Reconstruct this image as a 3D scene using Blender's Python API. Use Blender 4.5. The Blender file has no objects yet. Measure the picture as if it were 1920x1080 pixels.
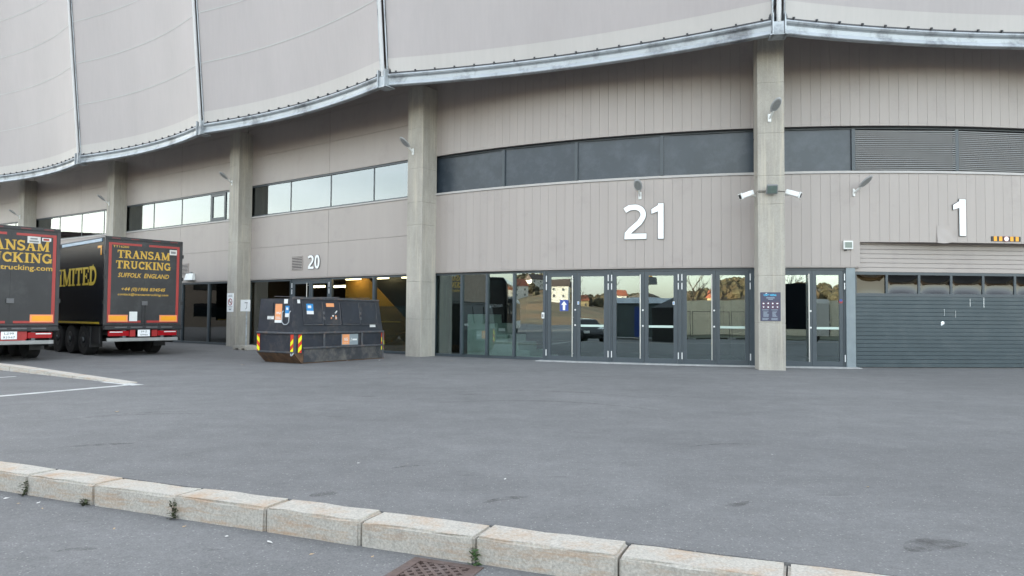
import bpy, bmesh, math, random
import numpy as np
from mathutils import Vector, Matrix
random.seed(7)
scene = bpy.context.scene
C = scene.collection
R = math.radians

# ------------------------------------------------------------------ camera
EYE = 1.47                                   # eye above the forecourt
cam_d = bpy.data.cameras.new('camera'); cam = bpy.data.objects.new('camera', cam_d); C.objects.link(cam)
cam_d.sensor_width = 36; cam_d.lens = 25.46; cam_d.clip_start = 0.05; cam_d.clip_end = 6000
cam.matrix_world = Matrix.Translation((0, 0, EYE)) @ Matrix.Rotation(R(90 + 2.158), 4, 'X') @ Matrix.Rotation(R(0.413), 4, 'Z')
scene.camera = cam
# ------------------------------------------------------------------ sky and sun (low, behind the arena: the forecourt lies in its shade)
SUN_EL, SUN_AZ = R(8), R(-25)
world = bpy.data.worlds.new('World'); scene.world = world; world.use_nodes = True
wn, wl = world.node_tree.nodes, world.node_tree.links
wn.clear()
w_out = wn.new('ShaderNodeOutputWorld'); w_bg = wn.new('ShaderNodeBackground'); w_sky = wn.new('ShaderNodeTexSky')
w_sky.sky_type = 'NISHITA'; w_sky.sun_disc = False; w_sky.sun_elevation = SUN_EL; w_sky.sun_rotation = SUN_AZ
w_sky.air_density = 1.0; w_sky.dust_density = 2.0; w_sky.ozone_density = 1.0
w_hs = wn.new('ShaderNodeHueSaturation'); w_hs.inputs['Saturation'].default_value = 0.50
w_tc = wn.new('ShaderNodeTexCoord'); w_map = wn.new('ShaderNodeMapping'); w_map.inputs['Scale'].default_value = (1.2, 1.2, 5.0)
w_no = wn.new('ShaderNodeTexNoise'); w_no.inputs['Scale'].default_value = 1.6; w_no.inputs['Detail'].default_value = 7; w_no.inputs['Roughness'].default_value = .6
w_ra = wn.new('ShaderNodeValToRGB'); w_ra.color_ramp.elements[0].position = .42; w_ra.color_ramp.elements[1].position = .75
w_mix = wn.new('ShaderNodeMixRGB'); w_mix.inputs[2].default_value = (7.4, 7.4, 7.6, 1)
w_half = wn.new('ShaderNodeMath'); w_half.operation = 'MULTIPLY_ADD'; w_half.inputs[1].default_value = .14; w_half.inputs[2].default_value = .015
wl.new(w_sky.outputs[0], w_hs.inputs['Color']); wl.new(w_tc.outputs['Generated'], w_map.inputs[0]); wl.new(w_map.outputs[0], w_no.inputs['Vector'])
wl.new(w_no.outputs['Fac'], w_ra.inputs[0]); wl.new(w_ra.outputs[0], w_half.inputs[0]); wl.new(w_half.outputs[0], w_mix.inputs[0])
wl.new(w_hs.outputs[0], w_mix.inputs[1]); wl.new(w_mix.outputs[0], w_bg.inputs[0]); wl.new(w_bg.outputs[0], w_out.inputs[0])
w_bg.inputs[1].default_value = 0.12
sun_d = bpy.data.lights.new('sun', 'SUN'); sun = bpy.data.objects.new('sun', sun_d); C.objects.link(sun)
sun_d.energy = 3.0; sun_d.angle = R(.5); sun_d.color = (1.0, .80, .56)
sv = Vector((math.sin(SUN_AZ) * math.cos(SUN_EL), math.cos(SUN_AZ) * math.cos(SUN_EL), math.sin(SUN_EL)))
sun.rotation_euler = sv.to_track_quat('Z', 'Y').to_euler(); sun.location = sv * 200
vs = scene.view_settings
vs.view_transform = 'Standard'; vs.look = 'None'; vs.gamma = 1.0; vs.use_curve_mapping = False; vs.exposure = 3.3
scene.cycles.use_denoising = True
scene.cycles.max_bounces = 6; scene.cycles.diffuse_bounces = 3; scene.cycles.glossy_bounces = 3; scene.cycles.transparent_max_bounces = 12

# ------------------------------------------------------------------ mesh helpers
class MB:
    def __init__(s): s.v = []; s.f = []
    def add(s, vs, fs):
        n = len(s.v); s.v += [tuple(map(float, p)) for p in vs]; s.f += [tuple(i + n for i in f) for f in fs]; return s
    def hexa(s, p):        # 8 points: bottom ring 0-3, top ring 4-7
        return s.add(p, [(3, 2, 1, 0), (4, 5, 6, 7), (0, 1, 5, 4), (1, 2, 6, 5), (2, 3, 7, 6), (3, 0, 4, 7)])
    def box(s, x0, x1, y0, y1, z0, z1):
        return s.hexa([(x0, y0, z0), (x1, y0, z0), (x1, y1, z0), (x0, y1, z0), (x0, y0, z1), (x1, y0, z1), (x1, y1, z1), (x0, y1, z1)])
    def tube(s, p0, p1, r0, r1=None, n=10, cap=True):
        r1 = r0 if r1 is None else r1
        a, b = Vector(p0), Vector(p1); d = (b - a).normalized()
        u = d.orthogonal().normalized(); w = d.cross(u)
        vs = [a + (u * math.cos(2 * math.pi * i / n) + w * math.sin(2 * math.pi * i / n)) * r0 for i in range(n)]
        vs += [b + (u * math.cos(2 * math.pi * i / n) + w * math.sin(2 * math.pi * i / n)) * r1 for i in range(n)]
        fs = [(i, (i + 1) % n, n + (i + 1) % n, n + i) for i in range(n)]
        if cap: fs += [tuple(range(n - 1, -1, -1)), tuple(range(n, 2 * n))]
        return s.add(vs, fs)
    def path(s, pts, r, n=8):
        for a, b in zip(pts, pts[1:]): s.tube(a, b, r, r, n)
        return s
    def prism(s, poly, y0, y1):      # polygon in x,z ; depth in y
        n = len(poly)
        vs = [(x, y0, z) for x, z in poly] + [(x, y1, z) for x, z in poly]
        fs = [tuple(range(n)), tuple(range(2 * n - 1, n - 1, -1))] + [(i, n + i, n + (i + 1) % n, (i + 1) % n) for i in range(n)]
        return s.add(vs, fs)
    def disc(s, c, r, y0, y1, n=20):
        return s.prism([(c[0] + r * math.cos(2 * math.pi * i / n), c[1] + r * math.sin(2 * math.pi * i / n)) for i in range(n)], y0, y1)
    def stroke(s, pts, w, y0, y1):   # thick polyline in x,z
        P = [Vector(p) for p in pts]; L = []; Rr = []
        closed = (P[0] - P[-1]).length < 1e-6
        for i, p in enumerate(P):
            a = P[i - 1] if i > 0 else (P[-2] if closed else None)
            b = P[i + 1] if i < len(P) - 1 else (P[1] if closed else None)
            if a is None: d = (b - p).normalized(); k = 1
            elif b is None: d = (p - a).normalized(); k = 1
            else:
                d1 = (p - a).normalized(); d2 = (b - p).normalized(); d = (d1 + d2)
                d = d.normalized() if d.length > 1e-6 else d1
                k = min(2.0, 1 / max(.3, d.dot(d1)))
            nn = Vector((-d.y, d.x)) * (w / 2 * k); L.append(p + nn); Rr.append(p - nn)
        m = len(P)
        vs = [(q.x, y0, q.y) for q in L] + [(q.x, y0, q.y) for q in Rr] + [(q.x, y1, q.y) for q in L] + [(q.x, y1, q.y) for q in Rr]
        fs = []
        for i in range(m - 1):
            fs += [(i, m + i, m + i + 1, i + 1), (2 * m + i, 2 * m + i + 1, 3 * m + i + 1, 3 * m + i), (i, i + 1, 2 * m + i + 1, 2 * m + i), (m + i, 3 * m + i, 3 * m + i + 1, m + i + 1)]
        fs += [(0, 2 * m, 3 * m, m), (m - 1, 2 * m - 1, 4 * m - 1, 3 * m - 1)]
        return s.add(vs, fs)
    def mesh(s, name, smooth=False, bevel=0, fix=True):
        me = bpy.data.meshes.new(name); me.from_pydata(s.v, [], s.f)
        if fix or bevel:
            bm = bmesh.new(); bm.from_mesh(me)
            if bevel:
                bmesh.ops.bevel(bm, geom=[e for e in bm.edges if len(e.link_faces) == 2 and e.calc_face_angle(0) > .6], offset=bevel, segments=1, affect='EDGES', clamp_overlap=True)
            bmesh.ops.recalc_face_normals(bm, faces=bm.faces); bm.to_mesh(me); bm.free()
        if smooth:
            for p in me.polygons: p.use_smooth = True
        return me

WROOT = {}
def link(name, me, mt, parent=None, loc=None, rotz=None, rot=None, scale=None):
    if isinstance(me, MB): me = me.mesh(name)
    o = bpy.data.objects.new(name, me); C.objects.link(o)
    if mt is not None and me is not None and len(me.materials) == 0: me.materials.append(mt)
    if loc is not None: o.location = loc
    if rotz is not None: o.rotation_euler = (0, 0, rotz)
    if rot is not None: o.rotation_euler = rot
    if scale is not None: o.scale = scale
    if parent is not None:
        o.parent = parent
        if parent.name in WROOT: o.matrix_parent_inverse = WROOT[parent.name].inverted()
    return o
def thing(name, label, cat, loc=(0, 0, 0), rotz=0, group=None, world=False, kind=None):
    o = bpy.data.objects.new(name, None); C.objects.link(o); o.empty_display_size = .2
    o.location = loc; o.rotation_euler = (0, 0, rotz)
    tag(o, label, cat, group, kind)
    if world: WROOT[o.name] = Matrix.Translation(loc) @ Matrix.Rotation(rotz, 4, 'Z')
    return o
def tag(o, label=None, cat=None, group=None, kind=None):
    if label: o['label'] = label
    if cat: o['category'] = cat
    if group: o['group'] = group
    if kind: o['kind'] = kind
    return o

# ------------------------------------------------------------------ materials
def nt(name):
    m = bpy.data.materials.new(name); m.use_nodes = True
    n = m.node_tree.nodes; l = m.node_tree.links
    return m, n, l, n['Principled BSDF'], n['Material Output']
def noise(n, l, scale, detail=5, rough=.6, vec=None, sc3=None):
    t = n.new('ShaderNodeTexNoise'); t.inputs['Scale'].default_value = scale; t.inputs['Detail'].default_value = detail; t.inputs['Roughness'].default_value = rough
    if vec is None:
        g = n.new('ShaderNodeNewGeometry'); vec = g.outputs['Position']
    if sc3:
        mp = n.new('ShaderNodeMapping'); mp.inputs['Scale'].default_value = sc3; l.new(vec, mp.inputs[0]); vec = mp.outputs[0]
    l.new(vec, t.inputs['Vector']); return t
def ramp(n, l, src, stops):
    r = n.new('ShaderNodeValToRGB'); e = r.color_ramp.elements
    while len(e) < len(stops): e.new(.5)
    for k, (p, c) in enumerate(stops): e[k].position = p; e[k].color = (c if len(c) == 4 else (*c, 1)) if hasattr(c, '__len__') else (c, c, c, 1)
    l.new(src, r.inputs[0]); return r
def mixc(n, l, fac, a, b, mode='MIX'):
    m = n.new('ShaderNodeMixRGB'); m.blend_type = mode
    for i, v in ((0, fac), (1, a), (2, b)):
        if isinstance(v, (int, float)): m.inputs[i].default_value = v
        elif hasattr(v, 'default_value') or hasattr(v, 'links'): l.new(v, m.inputs[i])
        else: m.inputs[i].default_value = (*v, 1)
    return m
def bump(n, l, bsdf, src, strength, dist=.01):
    b = n.new('ShaderNodeBump'); b.inputs['Strength'].default_value = strength; b.inputs['Distance'].default_value = dist
    l.new(src, b.inputs['Height']); l.new(b.outputs[0], bsdf.inputs['Normal'])
def mat(name, col, rough=.6, metal=0, var=.12, scale=3.0, dirt=None, dscale=1.2, dpos=(.5, .75), bmp=0, bscale=60, spec=.5, rnd=0, streak=None):
    m, n, l, b, o = nt(name)
    b.inputs['Roughness'].default_value = rough; b.inputs['Metallic'].default_value = metal; b.inputs['Specular IOR Level'].default_value = spec
    c = None
    if var:
        t = noise(n, l, scale, sc3=streak)
        r = ramp(n, l, t.outputs['Fac'], [(.3, tuple(x * (1 - var) for x in col)), (.7, tuple(min(1, x * (1 + var)) for x in col))]); c = r.outputs[0]
    if dirt:
        t2 = noise(n, l, dscale, 8, .7); r2 = ramp(n, l, t2.outputs['Fac'], [(dpos[0], 0.0), (dpos[1], 1.0)])
        c = mixc(n, l, r2.outputs[0], c if c is not None else col, dirt).outputs[0]
    if rnd:
        oi = n.new('ShaderNodeObjectInfo'); mr = n.new('ShaderNodeMapRange'); mr.inputs[3].default_value = 1 - rnd; mr.inputs[4].default_value = 1 + rnd
        l.new(oi.outputs['Random'], mr.inputs[0])
        c = mixc(n, l, 1.0, c if c is not None else col, mr.outputs[0], 'MULTIPLY').outputs[0]
    if c is not None: l.new(c, b.inputs['Base Color'])
    else: b.inputs['Base Color'].default_value = (*col, 1)
    if bmp:
        t3 = noise(n, l, bscale, 4); bump(n, l, b, t3.outputs['Fac'], bmp)
    return m
def asphalt(name, lo, hi):
    m, n, l, b, o = nt(name)
    big = noise(n, l, .22, 6, .65); mid = noise(n, l, 2.3, 6, .7); fine = noise(n, l, 75, 3, .6); gr = noise(n, l, 17, 4, .75); tr_ = noise(n, l, .55, 5, .6, sc3=(.35, 2.4, 1))
    vor = n.new('ShaderNodeTexVoronoi'); vor.inputs['Scale'].default_value = 62; g = n.new('ShaderNodeNewGeometry'); l.new(g.outputs['Position'], vor.inputs['Vector'])
    base = ramp(n, l, big.outputs['Fac'], [(.35, lo), (.65, hi)])
    c = mixc(n, l, .55, base.outputs[0], ramp(n, l, mid.outputs['Fac'], [(.3, .62), (.7, 1.0)]).outputs[0], 'MULTIPLY')
    c = mixc(n, l, .75, c.outputs[0], ramp(n, l, fine.outputs['Fac'], [(.3, .55), (.72, 1.0)]).outputs[0], 'MULTIPLY')
    c = mixc(n, l, .6, c.outputs[0], ramp(n, l, gr.outputs['Fac'], [(.3, .72), (.7, 1.12)]).outputs[0], 'MULTIPLY')
    c = mixc(n, l, .5, c.outputs[0], ramp(n, l, tr_.outputs['Fac'], [(.38, .92), (.62, 1.06)]).outputs[0], 'MULTIPLY')
    vc = n.new('ShaderNodeSeparateColor'); l.new(vor.outputs['Color'], vc.inputs[0])
    chips = ramp(n, l, vc.outputs[0], [(.88, 0.0), (.99, .7)])
    near = ramp(n, l, vor.outputs['Distance'], [(.25, 1.0), (.5, 0.0)])
    cf = mixc(n, l, 1.0, chips.outputs[0], near.outputs[0], 'MULTIPLY')
    c = mixc(n, l, cf.outputs[0], c.outputs[0], (.40, .39, .365))
    # scuffs and old oil spots
    sp = noise(n, l, .9, 3, .5, sc3=(1, 2.6, 1)); spr = ramp(n, l, sp.outputs['Fac'], [(.69, 0.0), (.76, .45)])
    c = mixc(n, l, spr.outputs[0], c.outputs[0], (.05, .047, .045))
    l.new(c.outputs[0], b.inputs['Base Color']); b.inputs['Roughness'].default_value = .85; b.inputs['Specular IOR Level'].default_value = .35
    bump(n, l, b, fine.outputs['Fac'], .5, .006)
    return m
def granite(name, col):
    m, n, l, b, o = nt(name)
    f = noise(n, l, 55, 4, .7); v = noise(n, l, 1.7, 7, .75, sc3=(1.3, 1.3, 9)); d = noise(n, l, 4, 6, .75)
    c = ramp(n, l, f.outputs['Fac'], [(.28, tuple(x * .74 for x in col)), (.48, col), (.7, tuple(min(1, x * 1.35) for x in col))])
    c = mixc(n, l, ramp(n, l, v.outputs['Fac'], [(.47, 0.0), (.68, .62)]).outputs[0], c.outputs[0], (.43, .24, .11))
    c = mixc(n, l, ramp(n, l, d.outputs['Fac'], [(.55, 0.0), (.75, .45)]).outputs[0], c.outputs[0], (.16, .15, .14))
    l.new(c.outputs[0], b.inputs['Base Color']); b.inputs['Roughness'].default_value = .85
    bump(n, l, b, f.outputs['Fac'], .35, .012)
    return m
def concrete(name, col):
    m, n, l, b, o = nt(name)
    a = noise(n, l, 1.3, 7, .7, sc3=(1, 1, .35)); f = noise(n, l, 26, 4, .6); s = noise(n, l, 3.5, 4, .6, sc3=(3, 3, .12))
    c = ramp(n, l, a.outputs['Fac'], [(.3, tuple(x * .74 for x in col)), (.7, tuple(x * 1.15 for x in col))])
    c = mixc(n, l, .35, c.outputs[0], ramp(n, l, f.outputs['Fac'], [(.3, .6), (.7, 1.0)]).outputs[0], 'MULTIPLY')
    c = mixc(n, l, ramp(n, l, s.outputs['Fac'], [(.52, 0.0), (.7, .5)]).outputs[0], c.outputs[0], (.55, .49, .39))
    vo = n.new('ShaderNodeTexVoronoi'); vo.inputs['Scale'].default_value = 7; g = n.new('ShaderNodeNewGeometry'); l.new(g.outputs['Position'], vo.inputs['Vector'])
    c = mixc(n, l, ramp(n, l, vo.outputs['Distance'], [(.03, .7), (.06, 0.0)]).outputs[0], c.outputs[0], (.09, .085, .08))
    l.new(c.outputs[0], b.inputs['Base Color']); b.inputs['Roughness'].default_value = .85
    bump(n, l, b, f.outputs['Fac'], .25, .008)
    return m
def glass(name, refl, tint, wav=.0, rough=.0, rcol=(1, 1, 1)):
    m, n, l, b, o = nt(name); n.remove(b)
    tr = n.new('ShaderNodeBsdfTransparent'); tr.inputs[0].default_value = (*tint, 1)
    gl = n.new('ShaderNodeBsdfGlossy'); gl.inputs['Roughness'].default_value = rough; gl.inputs['Color'].default_value = (*rcol, 1)
    lw = n.new('ShaderNodeLayerWeight'); fr = n.new('ShaderNodeMath'); fr.operation = 'POWER'; fr.inputs[1].default_value = 4.0; l.new(lw.outputs['Facing'], fr.inputs[0])
    ma = n.new('ShaderNodeMath'); ma.operation = 'MULTIPLY_ADD'; ma.inputs[1].default_value = 1 - refl; ma.inputs[2].default_value = refl; ma.use_clamp = True
    mx = n.new('ShaderNodeMixShader'); l.new(fr.outputs[0], ma.inputs[0]); l.new(ma.outputs[0], mx.inputs[0])
    l.new(tr.outputs[0], mx.inputs[1]); l.new(gl.outputs[0], mx.inputs[2]); l.new(mx.outputs[0], o.inputs[0])
    if wav:
        t = noise(n, l, 1.1, 1, .4); bb = n.new('ShaderNodeBump'); bb.inputs['Strength'].default_value = wav; bb.inputs['Distance'].default_value = .02
        l.new(t.outputs['Fac'], bb.inputs['Height']); l.new(bb.outputs[0], gl.inputs['Normal'])
    return m
def emit(name, col, st):
    m, n, l, b, o = nt(name)
    b.inputs['Base Color'].default_value = (*col, 1); b.inputs['Emission Color'].default_value = (*col, 1); b.inputs['Emission Strength'].default_value = st
    return m
def membrane_mat(name, col, trans, rough=.55):
    m, n, l, b, o = nt(name)
    t = noise(n, l, .35, 6, .6, sc3=(1, 1, .4)); f = noise(n, l, 3.0, 5, .6, sc3=(3, 3, .25))
    c = ramp(n, l, t.outputs['Fac'], [(.3, tuple(x * .94 for x in col)), (.7, tuple(x * 1.05 for x in col))])
    c = mixc(n, l, .25, c.outputs[0], ramp(n, l, f.outputs['Fac'], [(.35, .86), (.65, 1.0)]).outputs[0], 'MULTIPLY')
    l.new(c.outputs[0], b.inputs['Base Color']); b.inputs['Roughness'].default_value = rough
    tl = n.new('ShaderNodeBsdfTranslucent'); l.new(c.outputs[0], tl.inputs[0])
    mx = n.new('ShaderNodeMixShader'); mx.inputs[0].default_value = trans
    l.new(b.outputs[0], mx.inputs[1]); l.new(tl.outputs[0], mx.inputs[2]); l.new(mx.outputs[0], o.inputs[0])
    return m
M = {}
M['asphalt'] = asphalt('forecourt asphalt', (.202, .200, .198), (.256, .253, .250))
M['road'] = asphalt('road asphalt', (.204, .202, .200), (.260, .257, .254))
M['kerb'] = granite('kerb granite', (.43, .40, .35))
M['kerb2'] = granite('pale painted granite', (.50, .47, .42))
M['concrete'] = concrete('column concrete', (.41, .384, .338))
M['concrete_pale'] = mat('threshold concrete', (.40, .40, .39), .85, var=.2, scale=5, bmp=.3)
M['clad'] = mat('warm grey cladding', (.355, .314, .291), .42, var=.035, scale=.8, rnd=.012, streak=(3, 3, .3), dirt=(.27, .235, .222), dscale=.9, dpos=(.55, .9))
M['clad_back'] = mat('cladding backing', (.28, .245, .23), .7, var=0)
M['flash'] = mat('sill flashing', (.42, .40, .385), .4, var=.06)
M['frame'] = mat('slate grey frame', (.052, .066, .077), .38, var=.06, scale=4)
M['garage'] = mat('slate garage slat', (.036, .056, .066), .42, var=.1, scale=2, dirt=(.060, .075, .081), dscale=2.0, dpos=(.5, .8))
M['post'] = mat('pale blue grey post', (.20, .235, .25), .45, var=.1)
M['spandrel'] = mat('dark satin spandrel glass', (.026, .037, .050), .30, var=.1, scale=1.2, dirt=(.085, .10, .12), dscale=1.6, dpos=(.45, .95), spec=.5)
M['louvre'] = mat('louvre metal', (.22, .22, .22), .42, metal=.3, var=.05)
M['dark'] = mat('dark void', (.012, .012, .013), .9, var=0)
M['interior'] = mat('interior dark wall', (.06, .05, .042), .8, var=.2, scale=.7)
M['interior_floor'] = mat('interior floor', (.13, .12, .11), .5, var=.1)
M['galv'] = mat('galvanised steel', (.40, .43, .455), .45, metal=.3, var=.10, scale=1.2, dirt=(.17, .18, .195), dscale=1.1, dpos=(.50, .66))
M['white_pipe'] = mat('white painted mast', (.52, .52, .52), .4, var=.05)
M['membrane'] = membrane_mat('grey mesh membrane', (.41, .375, .372), .08)
M['strip'] = membrane_mat('pale membrane border', (.465, .44, .42), .04)
M['seam'] = membrane_mat('membrane weld seam', (.46, .46, .45), .05)
M['clip'] = mat('dark clip and gap shade', (.035, .036, .04), .5, var=0)
M['glass_door'] = glass('door glass', .20, (.66, .74, .72), .05, rcol=(.86, .97, 1.0))
M['glass_up'] = glass('upper window glass', .20, (.25, .3, .33), .03, rcol=(.93, .98, 1.0))
M['glass_dark'] = glass('dark tinted glass', .09, (.62, .68, .68), .05)
M['glass_black'] = glass('deep tinted glass', .08, (.30, .34, .35), .05)
M['steel'] = mat('brushed steel', (.62, .62, .60), .32, metal=.8, var=.05)
M['alu'] = mat('pale aluminium', (.72, .73, .73), .4, metal=.3, var=.05)
M['white'] = mat('white acrylic', (.86, .87, .87), .4, var=.02)
M['white_dirty'] = mat('white plastic', (.72, .73, .71), .5, var=.08)
M['outline'] = mat('grey letter edge', (.10, .10, .10), .5, var=0)
M['stair'] = mat('pale stair side', (.70, .75, .68), .6, var=.06)
M['film'] = mat('frosted film', (.10, .12, .12), .6, var=.1)
M['orange_wall'] = mat('ochre painted wall', (.60, .30, .05), .7, var=.08)
M['paint'] = mat('white road paint', (.55, .55, .53), .75, var=.2, scale=6, dirt=(.24, .24, .24), dscale=4, dpos=(.52, .75), bmp=.3)
M['rust'] = mat('rusty cast iron', (.115, .078, .066), .8, var=.3, scale=9, dirt=(.16, .125, .115), dscale=6, bmp=.5)
M['black_paint'] = mat('black curtain side', (.007, .009, .013), .25, var=.2, scale=1.0, spec=.12)
M['black_door'] = mat('dark trailer door', (.022, .022, .024), .45, var=.25, scale=.9, dirt=(.05, .05, .052), dscale=1.1)
M['black_trim'] = mat('black trim', (.022, .022, .024), .5, var=.2)
M['frame_trim'] = mat('dark rear frame', (.035, .033, .035), .5, var=.2)
M['grey_trim'] = mat('grey metal trim', (.12, .12, .125), .5, metal=.2, var=.2)
M['red_tape'] = mat('red reflective tape', (.34, .03, .026), .4, var=.08)
M['red_paint'] = mat('red chassis paint', (.34, .018, .018), .4, var=.15)
M['red_lens'] = mat('red lamp lens', (.34, .01, .015), .15, var=.1, scale=30)
M['orange_plate'] = mat('amber reflector', (.85, .36, .01), .35, var=.05)
M['peach'] = mat('peach reflector edge', (.85, .28, .12), .4, var=.05)
M['gold'] = mat('gold lettering', (.56, .34, .045), .5, var=.1, scale=6)
M['gold_bright'] = mat('bright yellow lettering', (.66, .46, .025), .5, var=.1, scale=6)
M['rubber'] = mat('tyre rubber', (.016, .016, .017), .8, var=.2, bmp=.3)
M['rim'] = mat('steel rim', (.05, .053, .057), .45, metal=.6, var=.2)
M['bin'] = mat('scuffed black steel', (.019, .022, .031), .5, var=.25, scale=2, dirt=(.085, .075, .068), dscale=2.2, dpos=(.50, .80), bmp=.18, bscale=14)
M['bin_low'] = mat('worn lower steel', (.040, .042, .048), .65, var=.3, scale=3, dirt=(.17, .155, .135), dscale=1.7, dpos=(.46, .72), bmp=.2, bscale=18)
M['bin_rust'] = mat('rusted underside', (.10, .055, .03), .85, var=.4, scale=5, dirt=(.03, .028, .028), dscale=3, bmp=.4)
M['bin_edge'] = mat('worn steel rib', (.07, .075, .085), .5, var=.3, scale=5, dirt=(.15, .085, .05), dscale=5, dpos=(.5, .75))
M['ng_orange'] = mat('orange sticker', (.80, .33, .14), .5, var=.05)
M['st_blue'] = mat('blue sticker', (.03, .24, .55), .5, var=.05)
M['st_white'] = mat('white sticker', (.74, .74, .73), .5, var=.06)
M['st_grey'] = mat('grey sticker', (.25, .29, .31), .5, var=.05)
M['hazard_y'] = mat('fluorescent yellow', (.85, .83, .02), .45, var=.04)
M['hazard_r'] = mat('hazard red', (.62, .045, .02), .45, var=.05)
M['sign_blue'] = mat('sign blue', (.03, .07, .30), .4, var=.03)
M['navy'] = mat('navy poster', (.055, .055, .095), .45, var=.05)
M['cyan'] = mat('cyan print', (.05, .50, .80), .5, var=0)
M['maroon'] = mat('maroon print', (.16, .03, .055), .5, var=0)
M['pale_print'] = mat('pale blue print', (.30, .36, .42), .5, var=0)
M['leaf'] = mat('weed leaf', (.055, .105, .03), .6, var=.3, scale=40)
M['moss'] = mat('moss', (.05, .06, .025), .9, var=.4, scale=40)
M['litter'] = mat('dry leaf', (.42, .30, .18), .7, var=.2)
M['paper'] = mat('scrap of paper', (.62, .60, .57), .7, var=.1)
M['lens'] = mat('floodlight glass', (.13, .17, .155), .12, var=.1, scale=8)
M['grey_box'] = mat('grey lamp body', (.20, .205, .21), .45, var=.08)
M['lamp_grey'] = mat('street lamp head', (.45, .46, .47), .45, metal=.3, var=.08)
M['lamp_lens'] = mat('lamp lens', (.30, .31, .31), .3, var=.1, scale=20)
M['black'] = mat('black plastic', (.02, .02, .022), .45, var=.1)

# ------------------------------------------------------------------ lettering (slab serif strokes, and thin printed text)
def arc(cx, cy, rx, ry, a0, a1, n=10):
    return [(cx + rx * math.cos(R(a0 + (a1 - a0) * i / n)), cy + ry * math.sin(R(a0 + (a1 - a0) * i / n))) for i in range(n + 1)]
B, T_, S_ = .23, .13, .09
def serif(x, z, w=.44): return ([(x - w / 2, z), (x + w / 2, z)], S_)
GL = {
 'T': (.92, [([(0, .935), (.92, .935)], T_), ([(.46, 0), (.46, .93)], B), serif(.46, .045, .5), ([(.05, .68), (.05, .93)], S_), ([(.87, .68), (.87, .93)], S_)]),
 'R': (.98, [([(.22, 0), (.22, 1)], B), serif(.2, .045), ([(.02, .955), (.5, .955)], S_), ([(.25, .93), (.52, .93)] + arc(.52, .725, .24, .205, 90, -90, 8)[1:] + [(.25, .52)], .15), ([(.5, .52), (.8, .04)], .21), serif(.82, .045, .32)]),
 'A': (1.0, [([(.16, 0), (.5, .98)], .13), ([(.46, 1), (.82, 0)], B), ([(.26, .33), (.72, .33)], .1), serif(.16, .045, .36), serif(.82, .045, .38)]),
 'N': (1.06, [([(.2, 0), (.2, 1)], .13), ([(.18, .97), (.86, .05)], B), ([(.88, 0), (.88, 1)], .13), serif(.2, .045, .4), serif(.14, .955, .3), serif(.88, .955, .4)]),
 'S': (.78, [(arc(.39, .735, .27, .2, 25, 270, 12) + arc(.39, .275, .29, .215, 90, -155, 12), .19), ([(.68, .72), (.68, .98)], S_), ([(.08, .02), (.08, .3)], S_)]),
 'M': (1.26, [([(.2, 0), (.2, 1)], .13), ([(.2, .97), (.62, .08)], B), ([(.62, .06), (1.03, .97)], .13), ([(1.05, 0), (1.05, 1)], B), serif(.2, .045, .38), serif(1.05, .045, .42), serif(.14, .955, .3), serif(1.1, .955, .34)]),
 'U': (1.0, [([(.22, 1), (.22, .36)] + arc(.5, .33, .28, .24, 180, 360, 12) + [(.78, 1)], .19), serif(.2, .955), serif(.8, .955, .38)]),
 'C': (.9, [(arc(.5, .5, .36, .41, 40, 320, 18), .2), ([(.8, .62), (.8, .97)], S_), ([(.8, .03), (.8, .3)], S_)]),
 'K': (1.02, [([(.22, 0), (.22, 1)], B), serif(.2, .045), serif(.2, .955), ([(.32, .42), (.8, .95)], .13), ([(.45, .6), (.83, .04)], B), serif(.82, .955, .34), serif(.84, .045, .34)]),
 'I': (.5, [([(.25, 0), (.25, 1)], B), serif(.25, .045, .46), serif(.25, .955, .46)]),
 'G': (1.0, [(arc(.5, .5, .37, .41, 40, 335, 18), .2), ([(.81, .62), (.81, .97)], S_), ([(.85, .03), (.85, .42)], .17), ([(.6, .42), (1, .42)], S_)]),
 'L': (.8, [([(.22, 0), (.22, 1)], B), serif(.2, .955), ([(.02, .055), (.74, .055)], .11), ([(.73, .03), (.73, .34)], S_)]),
 'E': (.86, [([(.22, 0), (.22, 1)], B), ([(.02, .945), (.78, .945)], .11), ([(.02, .055), (.82, .055)], .11), ([(.3, .5), (.58, .5)], S_), ([(.77, .7), (.77, .97)], S_), ([(.81, .03), (.81, .32)], S_), ([(.58, .36), (.58, .64)], S_)]),
 'D': (1.0, [([(.22, 0), (.22, 1)], B), ([(.02, .94), (.45, .94)] + arc(.45, .5, .4, .44, 90, -90, 14) + [(.02, .06)], .17)]),
 ' ': (.4, []),
}
def slab(mb, text, x0, z0, h, width, y=0.0, t=.004):
    tot = sum(GL[c][0] for c in text) + .06 * (len(text) - 1); k = width / tot; x = x0; q = 0
    for c in text:
        w, st = GL[c]
        for pts, sw in st:
            q += 1; e = .0003 * (q % 9)
            mb.stroke([(x + px * k, z0 + pz * h) for px, pz in pts], sw * (k + h) / 2, y - t - e, y)
        x += (w + .06) * k
    return mb
_txt = {}
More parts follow.
